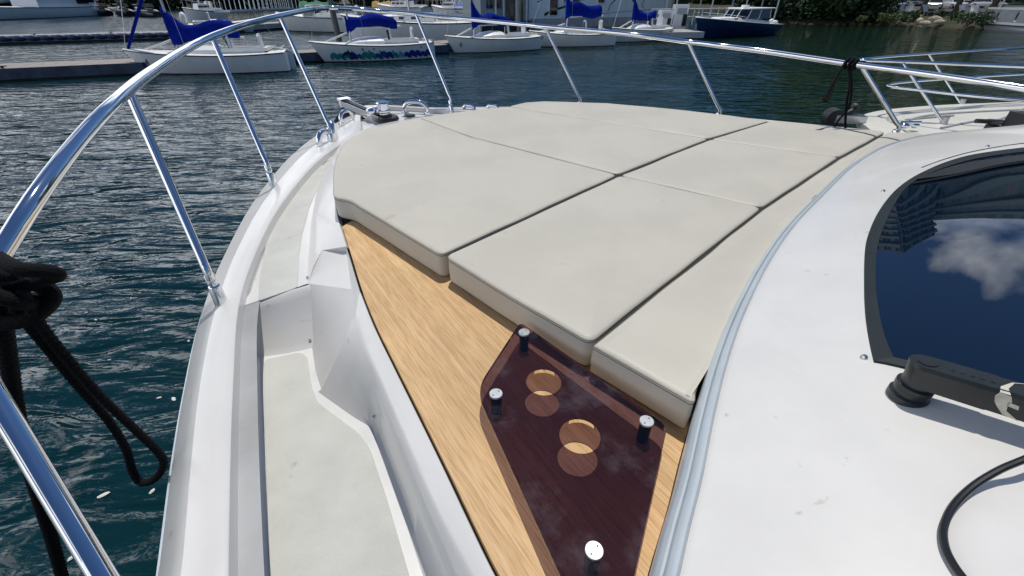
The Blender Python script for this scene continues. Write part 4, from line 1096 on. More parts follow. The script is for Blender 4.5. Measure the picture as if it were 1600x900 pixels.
# blue lobster-style motorboat
c, rz, L = place_boat(wp(1092, 60), wp(1198, 53))
t = thing('cabin_motorboat', c, 'dark blue hulled motorboat with white pilothouse and hardtop', 'motorboat', None, rz)
B = 2.6; H = Hull(L, B, 1.75, 1.25, .95, over=.10, transom=.85, full=.6, flare=.35, draft=.4); H.build(t, NAVY, BOOT, stripe=BWHITE, deck=BWHITE)
m_ = M(); rows = []
for x, w, h in ((.36, .25, .05), (.30, .55, .22), (.16, .8, .34), (.02, .92, .36), (-.30, .92, .30)):
    rows.append([V((x * L, y * w, H.sheer(x + .5) - .05 + z * h)) for y, z in ((1.12, 0), (1.02, .85), (.8, 1), (0, 1.1), (-.8, 1), (-1.02, .85), (-1.12, 0))])
m_.loft(rows); m_.ngon(rows[-1]); obj('trunk_cabin', m_, BWHITE, t, local=True, smooth=30)
zc = 1.55
base = [V((-.28 * L, 1.0, zc)), V((.06 * L, 1.0, zc)), V((.14 * L, .55, zc)), V((.14 * L, -.55, zc)), V((.06 * L, -1.0, zc)), V((-.28 * L, -1.0, zc))]
topp = [V((p.x - (.45 if i in (1, 2, 3, 4) else 0), p.y * .9, zc + .78)) for i, p in enumerate(base)]
m_ = M(); m_.loft([base, topp]); g = obj('windshield', m_, DGLASS, t, local=True, smooth=0)
m_ = M(); m_.tube(topp, .03, 6)
for a, b in zip(base, topp): m_.tube([a, b], .035, 6)
m_.tube([base[1].lerp(base[0], .5), topp[1].lerp(topp[0], .5)], .035, 6); m_.tube([base[2].lerp(base[3], .5), topp[2].lerp(topp[3], .5)], .03, 6)
obj('window_frame', m_, BWHITE, g, local=True)
m_ = M(); m_.slab(roundpoly([V((-.34 * L, 1.02, zc + .88)), V((.02 * L, 1.02, zc + .88)), V((.10 * L, .6, zc + .88)), V((.10 * L, -.6, zc + .88)), V((.02 * L, -1.02, zc + .88)), V((-.34 * L, -1.02, zc + .88))], .2), .10, .03); obj('hardtop', m_, BWHITE, t, local=True)
m_ = M(); m_.cyl((-.05 * L, 0, zc + 1.0), .28, .20, 18); obj('radar_dome', m_, BWHITE, t, local=True)
m_ = M(); m_.tube([H.pt(.97, 1, 1) + V((0, 0, .05)), H.pt(.97, 1, 1) + V((.1, 0, .45)), H.pt(.8, 1, 1) + V((0, 0, .45)), H.pt(.6, 1, 1) + V((0, 0, .4)), H.pt(.6, 1, 1)], .018, 6); m_.tube([H.pt(.97, 1, -1) + V((.1, 0, .45)), H.pt(.8, 1, -1) + V((0, 0, .45)), H.pt(.6, 1, -1) + V((0, 0, .4))], .018, 6); obj('bow_rail', m_, CHROME, t, local=True)
for x in (.20, .10):
    m_ = M(); m_.box((x * L, .92, 1.58), (.34, .05, .12)); obj('porthole', m_, DGLASS, t, local=True)
outboard(t, -.5 * L - .15, .0, .75)
m_ = M(); m_.ball((-.46 * L, .6, 1.15), .22, .2, .15); obj('cooler', m_, BWHITE, t, local=True, smooth=60)

t.scale = (1, 1.0, .74)
# far left white cabin cruiser
c, rz, L = place_boat(wp(-60, 33), wp(146, 24))
t = thing('cabin_cruiser', c, 'white cabin cruiser with dark stern window at the far left', 'motorboat', None, rz + 0)
B = 3.2; H = Hull(L, B, 1.0, .8, .8, over=.05, transom=.9, full=.5, flare=.15, draft=.4)
c2 = M(); H.build(t, BWHITE, BOOT)
m_ = M(); m_.box((-.22 * L, 0, 1.75), (.50 * L, 2.7, 2.0), taper=.93); w_ = obj('cabin', m_, BWHITE, t, local=True, smooth=0)
for x, w2_, z in ((-.345, .10, 1.35), (-.425, .055, 1.45)):
    m_ = M(); m_.box((x * L, 1.36, z), (w2_ * L, .06, .62)); obj('window', m_, DGLASS, w_, local=True)
m_ = M(); m_.box((-.2 * L, 0, 2.82), (.55 * L, 3.0, .14)); obj('roof', m_, BWHITE, t, local=True)
t.scale = (1, kf_(30), kf_(30))
t = thing('inflatable_tender', wp(5, 22), 'grey inflatable tender lying on the deck of the far left cruiser', 'dinghy')
m_ = M(); l_ = crom([V((-1.6, .6, 1.15)), V((0, .65, 1.15)), V((1.3, .5, 1.2)), V((1.8, 0, 1.3)), V((1.3, -.5, 1.2)), V((0, -.65, 1.15)), V((-1.6, -.6, 1.15))], 6); m_.tube(l_, .22, 10); obj('tube', m_, BGREY, t, local=True, smooth=60)
m_ = M(); m_.box((-1.4, 0, 1.1), (.1, 1.1, .5)); m_.box((0, 0, 1.0), (2.8, 1.0, .08)); obj('transom', m_, DARKM, t, local=True)

t.scale = (1.5,) * 3
# dark jet skis and ribs in a row
JET = mat('jet_dark', (.012, .012, .014), .3, var=.3, coat=.4)
def jetski(u, v, rz, label, stripe):
    t = thing('jet_ski', wp(u, v), label, 'jet ski', 'dark jet skis parked by the far dock', rz)
    m_ = M(); rows = []
    for x, w, h in ((-1.6, .45, .40), (-1.2, .60, .55), (-.2, .64, .60), (.7, .55, .75), (1.3, .30, .72), (1.7, .05, .70)):
        rows.append([V((x, w * math.cos(a), .18 + (h - .1 if math.sin(a) > 0 else .30) * math.sin(a) * (1 if math.sin(a) > 0 else 1))) for a in [2 * math.pi * q / 12 for q in range(12)]])
    m_.loft(rows, True, True); obj('hull', m_, JET, t, local=True, smooth=60)
    m_ = M(); m_.box((-.55, 0, .92), (1.4, .34, .28), taper=.8); obj('seat', m_, DARKM, t, local=True)
    m_ = M(); m_.box((.45, 0, 1.02), (.7, .5, .35), taper=.6); m_.tube([(.25, -.38, 1.28), (.3, 0, 1.22), (.25, .38, 1.28)], .025, 6); obj('handlebar', m_, DARKM, t, local=True)
    m_ = M(); m_.box((-.2, .60, .52), (2.2, .10, .08)); m_.box((.8, .3, .98), (.5, .3, .06)); obj('stripe', m_, stripe, t, local=True); t.scale = (1.45,) * 3
jetski(160, 24, 2.6, 'black jet ski just right of the far left cruiser', BWHITE)
jetski(197, 25, 2.5, 'black jet ski with white stripe beside the blue furled jib', BWHITE)
jetski(232, 26, 2.7, 'black jet ski nearest the mast of keelboat 4', BWHITE)

# gangway with railings
a, b = wp(362, 28, .9), wp(476, 22, .9); d = b - a; L = d.length
t = thing('gangway', (a.x, a.y, 0), 'aluminium gangway with barred railing behind the blue sail cover', 'gangway', None, math.atan2(d.y, d.x))
for y in (0, 1.2):
    m_ = M(); m_.tube([(0, y, 1.0), (L, y, 1.0)], .04, 6); m_.tube([(0, y, 2.0), (L, y, 2.0)], .04, 6); r_ = obj('railing', m_, ALUM, t, local=True)
    for k in range(int(L / .55)):
        m_ = M(); m_.tube([(.2 + k * .55, y, 1.0), (.2 + k * .55 + .12, y, 2.0)], .025, 5); obj('baluster', m_, ALUM, r_, local=True)
m_ = M(); m_.box((L / 2, .6, .96), (L, 1.2, .08)); obj('walkway', m_, BGREY, t, local=True)

t.scale = (1, 1.4, 1.4)
# small boats under covers behind
def covered(u, v, label, m1, L=4, rz=.1):
    t = thing('covered_boat', wp(u, v), label, 'boat', None, rz)
    H = Hull(L, 1.6, .8, .6, .6, transom=.8); H.build(t, BWHITE, BOOT, n=12)
    m_ = M(); rows = []
    for k in range(9):
        x = (-.5 + k / 8) * L; w = H.hb(k / 8) * 1.02; rows.append([V((x, w, .66)), V((x, w * .6, .9 + .15 * math.sin(k))), V((x, 0, 1.15 + .1 * math.sin(k * 2))), V((x, -w * .6, .9)), V((x, -w, .66))])
    m_.loft(rows); m_.ngon(rows[0]); m_.ngon(rows[-1]); obj('boat_cover', m_, m1, t, local=True, smooth=50); t.scale = (1.5,) * 3
covered(500, 24, 'small boat under a green cover behind the rail bend', GREENC, 3.4)
covered(610, 24, 'boat with yellow canvas seen behind the blue sail cover of the painted keelboat', mat('ochre_canvas', (.38, .25, .06), .8, var=.3), 3.2)
covered(742, 34, 'boat with bright blue cover left of the houseboat', CANVAS2, 3.0)

# --- houseboat with painted tentacles
a, b = wp(826, 44), wp(1052, 38); d = b - a; L = d.length; rz = math.atan2(d.y, d.x)
t = thing('houseboat', (a.x, a.y, 0), 'long white houseboat with dark windows and black tentacles painted on its wall', 'houseboat', None, rz)
HBW = mat('houseboat_wall', (.74, .85, .90), .5, var=.08, vscale=1.5)
m_ = M(); ol = roundpoly([V((0, 0, 4.2)), V((L, 0, 4.2)), V((L + .6, 2.4, 4.2)), V((L, 5, 4.2)), V((0, 5, 4.2))], [0, 1.6, 1, 1, 0], 6); m_.slab(ol, 3.7); w_ = obj('wall', m_, HBW, t, local=True, smooth=30)
m_ = M(); m_.slab([p + V((0, -.05 if p.y < 1 else .05, 0)) for p in [V((q.x, q.y, .55)) for q in ol]], .6); obj('hull', m_, BGREY, t, local=True)
m_ = M(); m_.slab([V((q.x, q.y + (-.35 if q.y < 2 else .3), 4.35)) for q in ol], .15, .02); obj('roof', m_, BWHITE, t, local=True)
def hx(u): return wp(u, 44 + (u - 826) / 226 * -6).x
for u0, u1, z0, z1 in ((859, 871, .75, 1.95), (881, 889, 1.5, 2.1), (896, 907, .85, 1.95), (940, 950, 1.45, 2.0)):
    x0 = (wp(u0, 44).x - a.x) * 1.0; x1 = (wp(u1, 44).x - a.x) * 1.0
    k = L / ((b.x - a.x) or 1); x0 *= k * .98; x1 *= k * .98
    f = M(); f.box(((x0 + x1) / 2, -.02, (z0 + z1) / 2), (x1 - x0 + .12, .08, z1 - z0 + .12)); fo = obj('window', f, BWHITE, w_, local=True)
    f = M(); f.box(((x0 + x1) / 2, -.075, (z0 + z1) / 2), (x1 - x0, .04, z1 - z0)); obj('pane', f, DGLASS, fo, local=True)
def tent(pts, w0, w1):
    c = crom([V((x, 0, z)) for x, z in pts], 6); n = len(c); A = []; Bp = []
    for i, p in enumerate(c):
        tt_ = (c[min(i + 1, n - 1)] - c[max(i - 1, 0)]).normalized(); q = V((-tt_.z, 0, tt_.x)) * (w0 + (w1 - w0) * i / n); A.append(p + q + V((0, -.012, 0))); Bp.append(p - q + V((0, -.012, 0)))
    m2 = M(); m2.loft([A, Bp]); obj('painted_tentacle', m2, DARKM, w_, local=True, smooth=0, fix=False)
S_ = L / 17.0
for pts, w0, w1 in ([[(.8, 1.5), (1.4, 1.65), (2.2, 1.95)], .03, .02], [[(1.6, .75), (2.4, 1.0), (3.6, 1.2), (4.8, 1.45), (5.4, 1.6)], .09, .03], [[(5.0, 2.0), (6.6, 1.9), (7.6, 1.75)], .02, .02],
                    [[(8.6, .9), (8.9, 1.35), (9.6, 1.7), (10.4, 1.75)], .03, .05], [[(7.8, 2.0), (9.2, 1.9), (10.8, 1.9)], .02, .015], [[(12.2, .7), (12.0, 1.2), (11.2, 1.7), (10.8, 1.8)], .13, .03], [[(13.0, 1.9), (12.6, 1.3), (12.8, 1.1)], .03, .02], [[(3.4, .6), (7, .75), (11, .9), (14, 1.0)], .012, .012]):
    tent([(x * S_, z) for x, z in pts], w0, w1)
t.scale = (1, kf_(41), kf_(41))
# pale cabin left of the houseboat
a, b = wp(752, 46), wp(826, 44); d = b - a; L = d.length
t = thing('dock_house', (a.x, a.y, 0), 'pale grey floating cabin with dark doorway left of the houseboat', 'cabin', None, math.atan2(d.y, d.x))
m_ = M(); m_.box((L / 2, 2, 2.0), (L, 4, 3.2)); w_ = obj('wall', m_, mat('cabin_grey', (.34, .40, .42), .7, var=.15), t, local=True, smooth=0)
for x, w, z, h in ((.60, .16, 1.3, 1.8), (.80, .12, 1.3, 1.8), (.18, .12, 1.6, .8), (.36, .10, 1.6, .8)):
    m_ = M(); m_.box((x * L, -.03, z), (w * L, .1, h)); obj('door' if h > 1 else 'window', m_, DGLASS, w_, local=True)
for x in (.28, .44, .70, .92):
    m_ = M(); m_.box((x * L, -.25, 1.6), (.10, .10, 2.6)); obj('post', m_, SPAR, t, local=True)
m_ = M(); m_.box((L / 2, 1.8, 3.7), (L + .6, 5, .15)); obj('roof', m_, BGREY, t, local=True)
m_ = M(); m_.box((L / 2, 1.9, .2), (L + .3, 4.4, .5)); obj('float', m_, DOCKD, t, local=True)

t.scale = (1, kf_(45), kf_(45))
# --- fuel dock: dispensers, white railing, teal awning
def dispenser(u, v, w, h, label):
    p = wp(u, v, .5); p.z = .5
    t = thing('fuel_dispenser', p, label, 'dispenser', None, .1)
    m_ = M(); m_.box((0, 0, h / 2), (w, .6, h)); b_ = obj('cabinet', m_, BWHITE, t, local=True)
    m_ = M(); m_.box((0, -.32, h * .72), (w * .7, .05, h * .25)); obj('display', m_, BGREY, t, local=True)
    m_ = M(); m_.box((w * .3, -.33, h * .35), (w * .3, .06, h * .5)); obj('panel', m_, DARKM, t, local=True)
    m_ = M(); m_.tube(crom([V((-w * .55, 0, h * .8)), V((-w * .8, -.1, h * .4)), V((-w * .6, -.2, h * .1)), V((-w * .5, -.2, h * .6))], 5), .025, 6); obj('hose', m_, DARKM, t, local=True)
dispenser(1058, 44, 1.0, 1.5, 'white fuel dispenser with dark side panel on the pale dock')
dispenser(1035, 47, .8, 1.2, 'smaller white fuel cabinet behind the grey pile')
a, b = wp(1055, 40, .5), wp(1120, 38, .5)
def fence(a, b, label, h=1.0, sp=.8, mt=SPAR, rails=(.95, .5), name='railing', pt=.04, z=None, cat='railing', grp=None):
    d = b - a; L = d.length
    t = thing(name, a, label, cat, grp, math.atan2(d.y, d.x))
    n = max(2, int(L / sp))
    for k in range(n + 1):
        m_ = M(); m_.tube([(L * k / n, 0, 0), (L * k / n, 0, h)], pt, 6); obj('post', m_, mt, t, local=True)
    for r_ in rails:
        m_ = M(); m_.tube([(0, 0, h * r_), (L, 0, h * r_)], pt * .8, 6); obj('rail', m_, mt, t, local=True)
fence(wp(1015, 41, .5), wp(1130, 38, .5), 'white railing along the back of the fuel dock under the teal awning', 1.2)
t = thing('awning', wp(1060, 34, .5), 'dark teal awning over the fuel dock', 'awning', None, 0)
m_ = M(); m_.add([(-.5, 0, 1.9), (7, 0, 1.9), (7, 2.5, 3.0), (-.5, 2.5, 3.0), (-.5, 0, 2.5), (7, 0, 2.5)], [(0, 1, 5, 4), (4, 5, 2, 3), (0, 4, 3), (1, 2, 5)]); obj('canopy', m_, TEAL, t, local=True, smooth=0)
for x in (-.3, 2.2, 4.6, 6.8):
    for y in (.1, 2.4):
        m_ = M(); m_.tube([(x, y, -.5), (x, y, 2.4)], .05, 6); obj('post', m_, SPAR, t, local=True)

t.scale = (1.3,) * 3
# --- pontoon boat, right edge
c, rz, L = place_boat(wp(1552, 46), wp(1760, 62))
t = thing('pontoon_boat', c, 'white pontoon boat with blue canopy at the right edge', 'pontoon boat', None, rz)
B = 2.6
for y in (-1, 1):
    m_ = M(); m_.tube([(-L * .48, y, .05), (L * .40, y, .05), (L * .5, y, .25)], [.30, .30, .08], 12); obj('pontoon', m_, ALUM, t, local=True, smooth=60)
m_ = M(); m_.box((0, 0, .45), (L * .98, B, .14)); obj('deck', m_, BWHITE, t, local=True)
m_ = M()
m_.box((0, -B / 2, 1.25), (L * .92, .05, .10)); m_.box((0, B / 2, 1.25), (L * .92, .05, .10)); m_.box((L * .46, 0, 1.25), (.05, B, .10))
obj('fence_rail', m_, BWHITE, t, local=True)
for k in range(6):
    for y in (-1, 1):
        x = (-.42 + k * .17) * L; m_ = M(); m_.box((x, y * B / 2 * .99, .86), (.15 * L, .03, .66)); obj('fence_panel', m_, BGREY, t, local=True)
for x in (-.35, 0, .38):
    for y in (-1, 1):
        m_ = M(); m_.tube([(x * L, y * 1.2, 1.25), (x * L * .92, y * 1.2, 2.35)], .04, 6); obj('canopy_pole', m_, SPAR, t, local=True)
m_ = M(); rows = [[V((-.42 * L, y, z)), V((.40 * L, y, z))] for y, z in ((-1.35, 2.25), (-1.3, 2.38), (0, 2.5), (1.3, 2.38), (1.35, 2.25))]; m_.loft(rows); obj('canopy', m_, CANVAS2, t, local=True)
m_ = M(); m_.box((-.1 * L, 0, .9), (.5 * L, 1.8, .7)); obj('seating', m_, DARKM, t, local=True)

t.scale = (1, kf_(50), kf_(50))
# --- neighbouring yacht bow, right
t = thing('neighbour_yacht', P(1500, 190, 2.6) * 1 if False else V((6.5, 5.2, 0)), 'cream white yacht bow with twin steel rails berthed beyond the starboard side', 'yacht')
ND = 1.2
far_e = PP([(1345,181),(1375,172.5),(1450,166),(1540,162),(1640,158),(1800,154)], ND) + [V((13, 4.2, CAM_H - ND)), V((15, 1, CAM_H - ND))]
nr_e = PP([(1345,190),(1362,204),(1400,228),(1470,262),(1600,318)], ND) + [V((4.7, 1.7, CAM_H - ND)), V((8, -1.0, CAM_H - ND)), V((12, -3.2, CAM_H - ND)), V((14.5, -2, CAM_H - ND))]
npol = resample(crom(list(reversed(far_e)) + [P(1338, 186, ND)] + nr_e, 8), 130)
cen = V((9.0, 3.2, 0))
def toward(p, k, dz): q = V((cen.x, cen.y, p.z)); return p.lerp(q, k) - V((0, 0, dz))
NW = mat('neighbour_gelcoat', (.70, .69, .61), .38, var=.07, vscale=3)
m_ = M(); m_.loft([[toward(p, .25, 1.6) for p in npol], [toward(p, .06, .5) for p in npol], [toward(p, .0, .05) for p in npol], npol, [toward(p, .015, -.02) for p in npol], [toward(p, .05, -.02) for p in npol], [toward(p, .056, .012) for p in npol]])
obj('hull', m_, NW, t, smooth=40)
m_ = M(); ip = [toward(p, .05, .008) for p in npol]; m_.ngon(ip); obj('deck', m_, NW, t, smooth=0)
for pts in ([(1400,196),(1440,182),(1500,176),(1600,171)], [(1380,196),(1440,212),(1500,226),(1560,238)], [(1470,200),(1520,190),(1560,187),(1600,170)], [(1415,187),(1470,182),(1490,180.5)]):
    m_ = M(); m_.tube(crom(PP(pts, ND - .0), 5), .012, 6); obj('deck_seam', m_, BGREY, t)
PR2 = lambda *a: PR(*a)
ntip = PR(1343, 93, .66)
far_r = [(1400,88,.66),(1500,81,.66),(1600,74.5,.66),(1760,66,.66)]; nr_r = [(1400,96,.66),(1500,100,.66),(1600,104,.66),(1760,110,.66)]
m_ = M(); m_.tube(crom(list(reversed([PR(*q_) for q_ in far_r])) + [PR(1352, 92.5, .66), ntip, PR(1352, 94.5, .66)] + [PR(*q_) for q_ in nr_r], 5), .017, 10); obj('top_rail', m_, CHROME, t, smooth=60)
far_l = [(1430,127,.88),(1500,122,.88),(1600,116,.88),(1760,108,.88)]; nr_l = [(1430,140,.88),(1500,148,.88),(1600,157,.88),(1760,171,.88)]
m_ = M(); m_.tube(crom(list(reversed([PR(*q_) for q_ in far_l])) + [PR(1398, 130.5, .88), PR(1386, 133.5, .88), PR(1398, 136.5, .88)] + [PR(*q_) for q_ in nr_l], 5), .014, 10); obj('middle_rail', m_, CHROME, t, smooth=60)
for b_, t_ in (((1474, 192, ND), (1411, 99, .66)), ((1501, 163, ND), (1450, 84, .66)), ((1700, 250, ND), (1640, 106, .66))):
    m_ = M(); m_.tube([P(*b_), PR(*t_)], .016, 10); s_ = obj('stanchion', m_, CHROME, t, smooth=60)
    m_ = M(); m_.cyl(P(*b_) + V((0, 0, .03)), .035, .07, 12); obj('socket', m_, STEEL, s_)
m_ = M(); c_ = P(1420, 199, ND - .03)
for sx in (-1, 1): m_.ball(c_ + V((.06 * sx, .01 * sx, .02)), .05, .035, .03, 12, 8)
m_.tube([c_ + V((-.1, 0, .05)), c_ + V((.1, 0, .05))], .016, 8); obj('cleat', m_, CHROME, t, smooth=60)
m_ = M(); c_ = P(1552, 200, ND - .06); m_.cyl(c_, .07, .05, 20); m_.cyl(c_ + V((0, 0, .06)), .09, .02, 20); m_.tube([c_ + V((-.22, 0, .07)), c_ + V((.30, -.02, .05))], .022, 8); m_.cyl(c_ - V((-.02, 0, .06)), .05, .12, 12); obj('winch', m_, DARKM, t, smooth=50)
m_ = M(); c_ = P(1598, 197, ND - .12); m_.box(c_, (.22, .2, .24)); obj('windlass', m_, DARKM, t)
m_ = M(); a = P(1350, 186, ND - .03); b_ = PT(1302, 184, 5.0); m_.box((a + b_) / 2, ((a - b_).length, .16, .08), rz=math.atan2((a - b_).y, (a - b_).x)); obj('bow_roller', m_, STEEL, t)
m_ = M(); m_.cyl(b_, .10, .16, 18, axis=(.2, 1, 0)); m_.tube(crom([PT(1312, 182, 4.95), PT(1330, 174, 4.95), PT(1337, 168, 4.95)], 4), .03, 8); m_.cyl(PT(1336, 168, 4.95), .045, .05, 14, axis=(0, 1, .2)); obj('anchor', m_, DARKM, t, smooth=50)

# ================================================================== the shores
GROUND = mat('shore_soil', (.075, .06, .035), .95, var=.5, vscale=.5, bump=.6, bscale=3, bdist=.1, col2=(.022, .03, .012))
def shore(pxs, z, depth, name):
    """low bank: waterline traced at z = 0, rising inland"""
    w = curve([wp(*p) for p in pxs], 60); rows = []
    for k, h in ((-.6, -1.2), (0, 0), (.5, z * .5), (1.5, z), (6, z * 1.1), (30, z * 1.2), (depth, z * 1.3)):
        rows.append([V((p.x + p.normalized().x * k + mnoise.noise(p * .7 + V((k, 0, 0))) * .3, p.y + p.normalized().y * k + mnoise.noise(p * .7 + V((0, k, 0))) * .3, h + (mnoise.noise(V((p.x * .5, k, 0))) * .12 if h > 0 else 0))) for p in w])
    m_ = M(); m_.loft(rows); o = obj(name, m_, GROUND, None, local=True, smooth=60); tag(o, kind='structure')
shore([(1195, 33), (1215, 39), (1290, 39), (1350, 38), (1420, 41), (1480, 45), (1560, 48), (1680, 54), (1900, 60), (2400, 74), (4200, 120)], .55, 120, 'shore')
shore([(-900, 26), (-500, 20), (-100, 12), (100, 11), (400, 11), (700, 12), (1000, 14), (1160, 18), (1200, 31)], .5, 200, 'far_shore')
asph = M(); asph.ngon([V((42, 68, .76)), V((90, 50, .76)), V((140, 110, .76)), V((60, 130, .76))]); 
tag(obj('car_park', asph, mat('asphalt', (.06, .06, .062), .9, var=.25, vscale=2), None, local=True, smooth=0), kind='structure')

def leaf_mat(name, c1, c2):
    m, t, b = _nodes(name)
    tc = t.nodes.new('ShaderNodeTexCoord'); n = t.nodes.new('ShaderNodeTexNoise'); n.inputs['Scale'].default_value = .9; n.inputs['Detail'].default_value = 5
    t.links.new(tc.outputs['Object'], n.inputs['Vector']); r = t.nodes.new('ShaderNodeValToRGB'); r.color_ramp.elements[0].position = .35; r.color_ramp.elements[1].position = .7
    r.color_ramp.elements[0].color = (*c1, 1); r.color_ramp.elements[1].color = (*c2, 1); t.links.new(n.outputs['Fac'], r.inputs[0]); t.links.new(r.outputs[0], b.inputs['Base Color'])
    b.inputs['Roughness'].default_value = .55
    return m
LEAF = [leaf_mat('leaves_dark', (.010, .028, .008), (.03, .075, .018)), leaf_mat('leaves_mid', (.02, .05, .012), (.06, .12, .03)), leaf_mat('leaves_light', (.05, .08, .02), (.12, .16, .05))]
BARK = mat('bark', (.10, .08, .06), .9, var=.4, vscale=6, bump=.6, bscale=20, bdist=.02)
def crown_mesh(seed, rx, rz_, n, ls, clumps=14):
    r = random.Random(seed); m_ = M(); vs = []; fs = []
    cl = []
    for _ in range(clumps):
        while True:
            p = V((r.uniform(-1, 1), r.uniform(-1, 1), r.uniform(-1, 1)))
            if .25 < p.length < 1: break
        cl.append((V((p.x * rx * .78, p.y * rx * .78, p.z * rz_ * .78)), r.uniform(.28, .5) * rx))
    for k in range(n):
        c, q = r.choice(cl); d = V((r.gauss(0, 1), r.gauss(0, 1), r.gauss(0, 1))).normalized() * q * r.uniform(.55, 1.05)
        d.z *= .75
        p = c + d; a = V((r.gauss(0, 1), r.gauss(0, 1), r.gauss(0, 1))).normalized(); b = a.cross(V((r.gauss(0, 1), r.gauss(0, 1), r.gauss(0, 1)))).normalized(); s_ = ls * r.uniform(.6, 1.4)
        o = len(vs); vs += [p - a * s_, p - b * s_ * .5, p + a * s_, p + b * s_ * .5]; fs.append((o, o + 1, o + 2, o + 3))
    m_.v = vs; m_.f = fs; return m_, cl
TREES = []
def tree_proto(seed, rx, rz_, n, ls, th, lm):
    t = thing('tree', (0, 0, 0), 'x', 'tree')
    cm_, cl = crown_mesh(seed, rx, rz_, n, ls)
    zc_ = th + rz_ * .72; cm_.v = [v + V((0, 0, zc_)) for v in cm_.v]
    c = obj('crown', cm_, lm, t, local=True, smooth=0, fix=False)
    m_ = M(); m_.tube([(0, 0, -.5), (.1, .05, th * .5), (0, 0, th), (.1, 0, th + rz_ * .6)], [.28, .2, .17, .08], 8)
    for p, q in cl[:7]: m_.tube([(0, 0, th * .8), V((0, 0, zc_)) + p * .5 + V((0, 0, -.3)), V((0, 0, zc_)) + p], [.12, .07, .03], 6)
    obj('trunk', m_, BARK, t, local=True)
    return t
protos = [tree_proto(11, 4.0, 3.8, 9000, .20, .3, LEAF[0]), tree_proto(12, 4.4, 4.6, 10000, .22, .3, LEAF[0]), tree_proto(13, 3.6, 4.2, 7000, .20, .8, LEAF[1]), tree_proto(14, 4.8, 4.0, 8000, .24, .3, LEAF[1])]
for p in protos: TREES.append([p, False])
def plant(k, x, y, z, s, label, grp, rz=0):
    if not TREES[k][1]: t = TREES[k][0]; TREES[k][1] = True
    else: t = clone(TREES[k][0])
    t.location = (x, y, z); t.scale = (s, s, s); t.rotation_euler = (0, 0, rz); t['label'] = label; t['group'] = grp
GR = 'trees on the right shore'
rs_ = [ (0,1214,38,.95,'dark tree overhanging the water behind the stern of the blue motorboat'), (1,1240,37,.9,'large dark tree on the right shore, second from the blue motorboat'), (0,1266,38.5,1.0,'dark rounded tree low over the water left of the bright gap'),
 (1,1294,37,.9,'broad dark tree in the middle of the wooded bank'), (0,1320,38.5,.85,'dark tree at the left side of the small sandy patch'), (0,1336,38,.9,'dark tree above the sandy patch on the right shore'), (1,1345,33,.55,'dark tree just left of the white chairs')]
for i, (k, u, v, s, lb) in enumerate(rs_):
    p = wp(u, v); q = V((p.x, p.y, 0)).normalized(); plant(k, p.x + q.x * 2.6, p.y + q.y * 2.6, -.6, s * 1.25, lb, GR, i * 1.3)
for i in range(12):
    az = R(20 + i * 3.2); d = 165 + 8 * math.sin(i * 2.1); plant([3, 1, 2][i % 3], math.sin(az) * d, math.cos(az) * d, .6, 2.2 + .35 * math.sin(i * 1.7), 'tall tree in the row behind the car park', 'trees behind the car park', i)
for i in range(7):
    az = R(60 + i * 5.5); d = 95 + 10 * math.sin(i * 1.7); plant([3, 1, 0][i % 3], math.sin(az) * d, math.cos(az) * d, .5, 1.7, 'leafy tree on the shore further right of the pontoon boat', 'trees beyond the right edge', i)
for i in range(22):
    az = R(-50 + i * 3.7); d = 140 + 5 * math.sin(i * 2.7); plant([0, 1, 0, 3][i % 4], math.sin(az) * d, math.cos(az) * d, -1.5, 2.0 + .4 * math.sin(i * 1.3), 'green tree in the belt along the far shore', 'trees along the far shore', i * .8)

shade = tree_proto(15, 4.6, 2.6, 8000, .22, 4.6, LEAF[0]); TREES.append([shade, False])
for i, (u, v, s, lb) in enumerate([(1392, 22, 1.15, 'high crowned shade tree above the white garden chairs'), (1440, 20, 1.3, 'high crowned shade tree above the boulders'), (1490, 22, 1.25, 'high crowned shade tree above the bushes right of the boulders'), (1545, 24, 1.3, 'high crowned shade tree behind the pontoon boat'), (1620, 28, 1.3, 'high crowned shade tree right of the pontoon boat')]):
    p = wp(u, v, .6); plant(4, p.x, p.y, .6, s, lb, 'shade trees over the bank', i * 2.1)
# bushes
def bush(u, v, s, lm, label, n=500, grp='bushes on the rocky bank'):
    p = wp(u, v, .5); s *= .75; m_, cl = crown_mesh(int(u * 7), s, s * .7, n, .09); 
    m_.v = [q + V((0, 0, s * .45)) for q in m_.v]
    tag(obj('bush', m_, lm, None, local=True, smooth=0, loc=p, fix=False), label, 'bush', grp)
for u, v, s, k, lb in ((1378, 33, .8, 2, 'pale bush at the foot of the leftmost white chair'), (1396, 34, .9, 2, 'light green bush below the middle white chairs'), (1412, 33, .8, 1, 'green bush below the rightmost white chair'), (1428, 31, 1.0, 1, 'bush between the chairs and the boulders'),
                       (1468, 29, 1.0, 0, 'dark bush above the largest boulder'), (1492, 33, 1.1, 1, 'green bush right of the boulders'), (1512, 36, 1.1, 0, 'dark bush below the white lounger'), (1532, 37, 1.2, 0, 'dark bush beside the pontoon boat'), (1346, 33, .6, 2, 'yellow green scrub on the sandy patch'), (1448, 24, .9, 2, 'light bush beside the striped lounger')):
    bush(u, v, s, LEAF[k], lb)
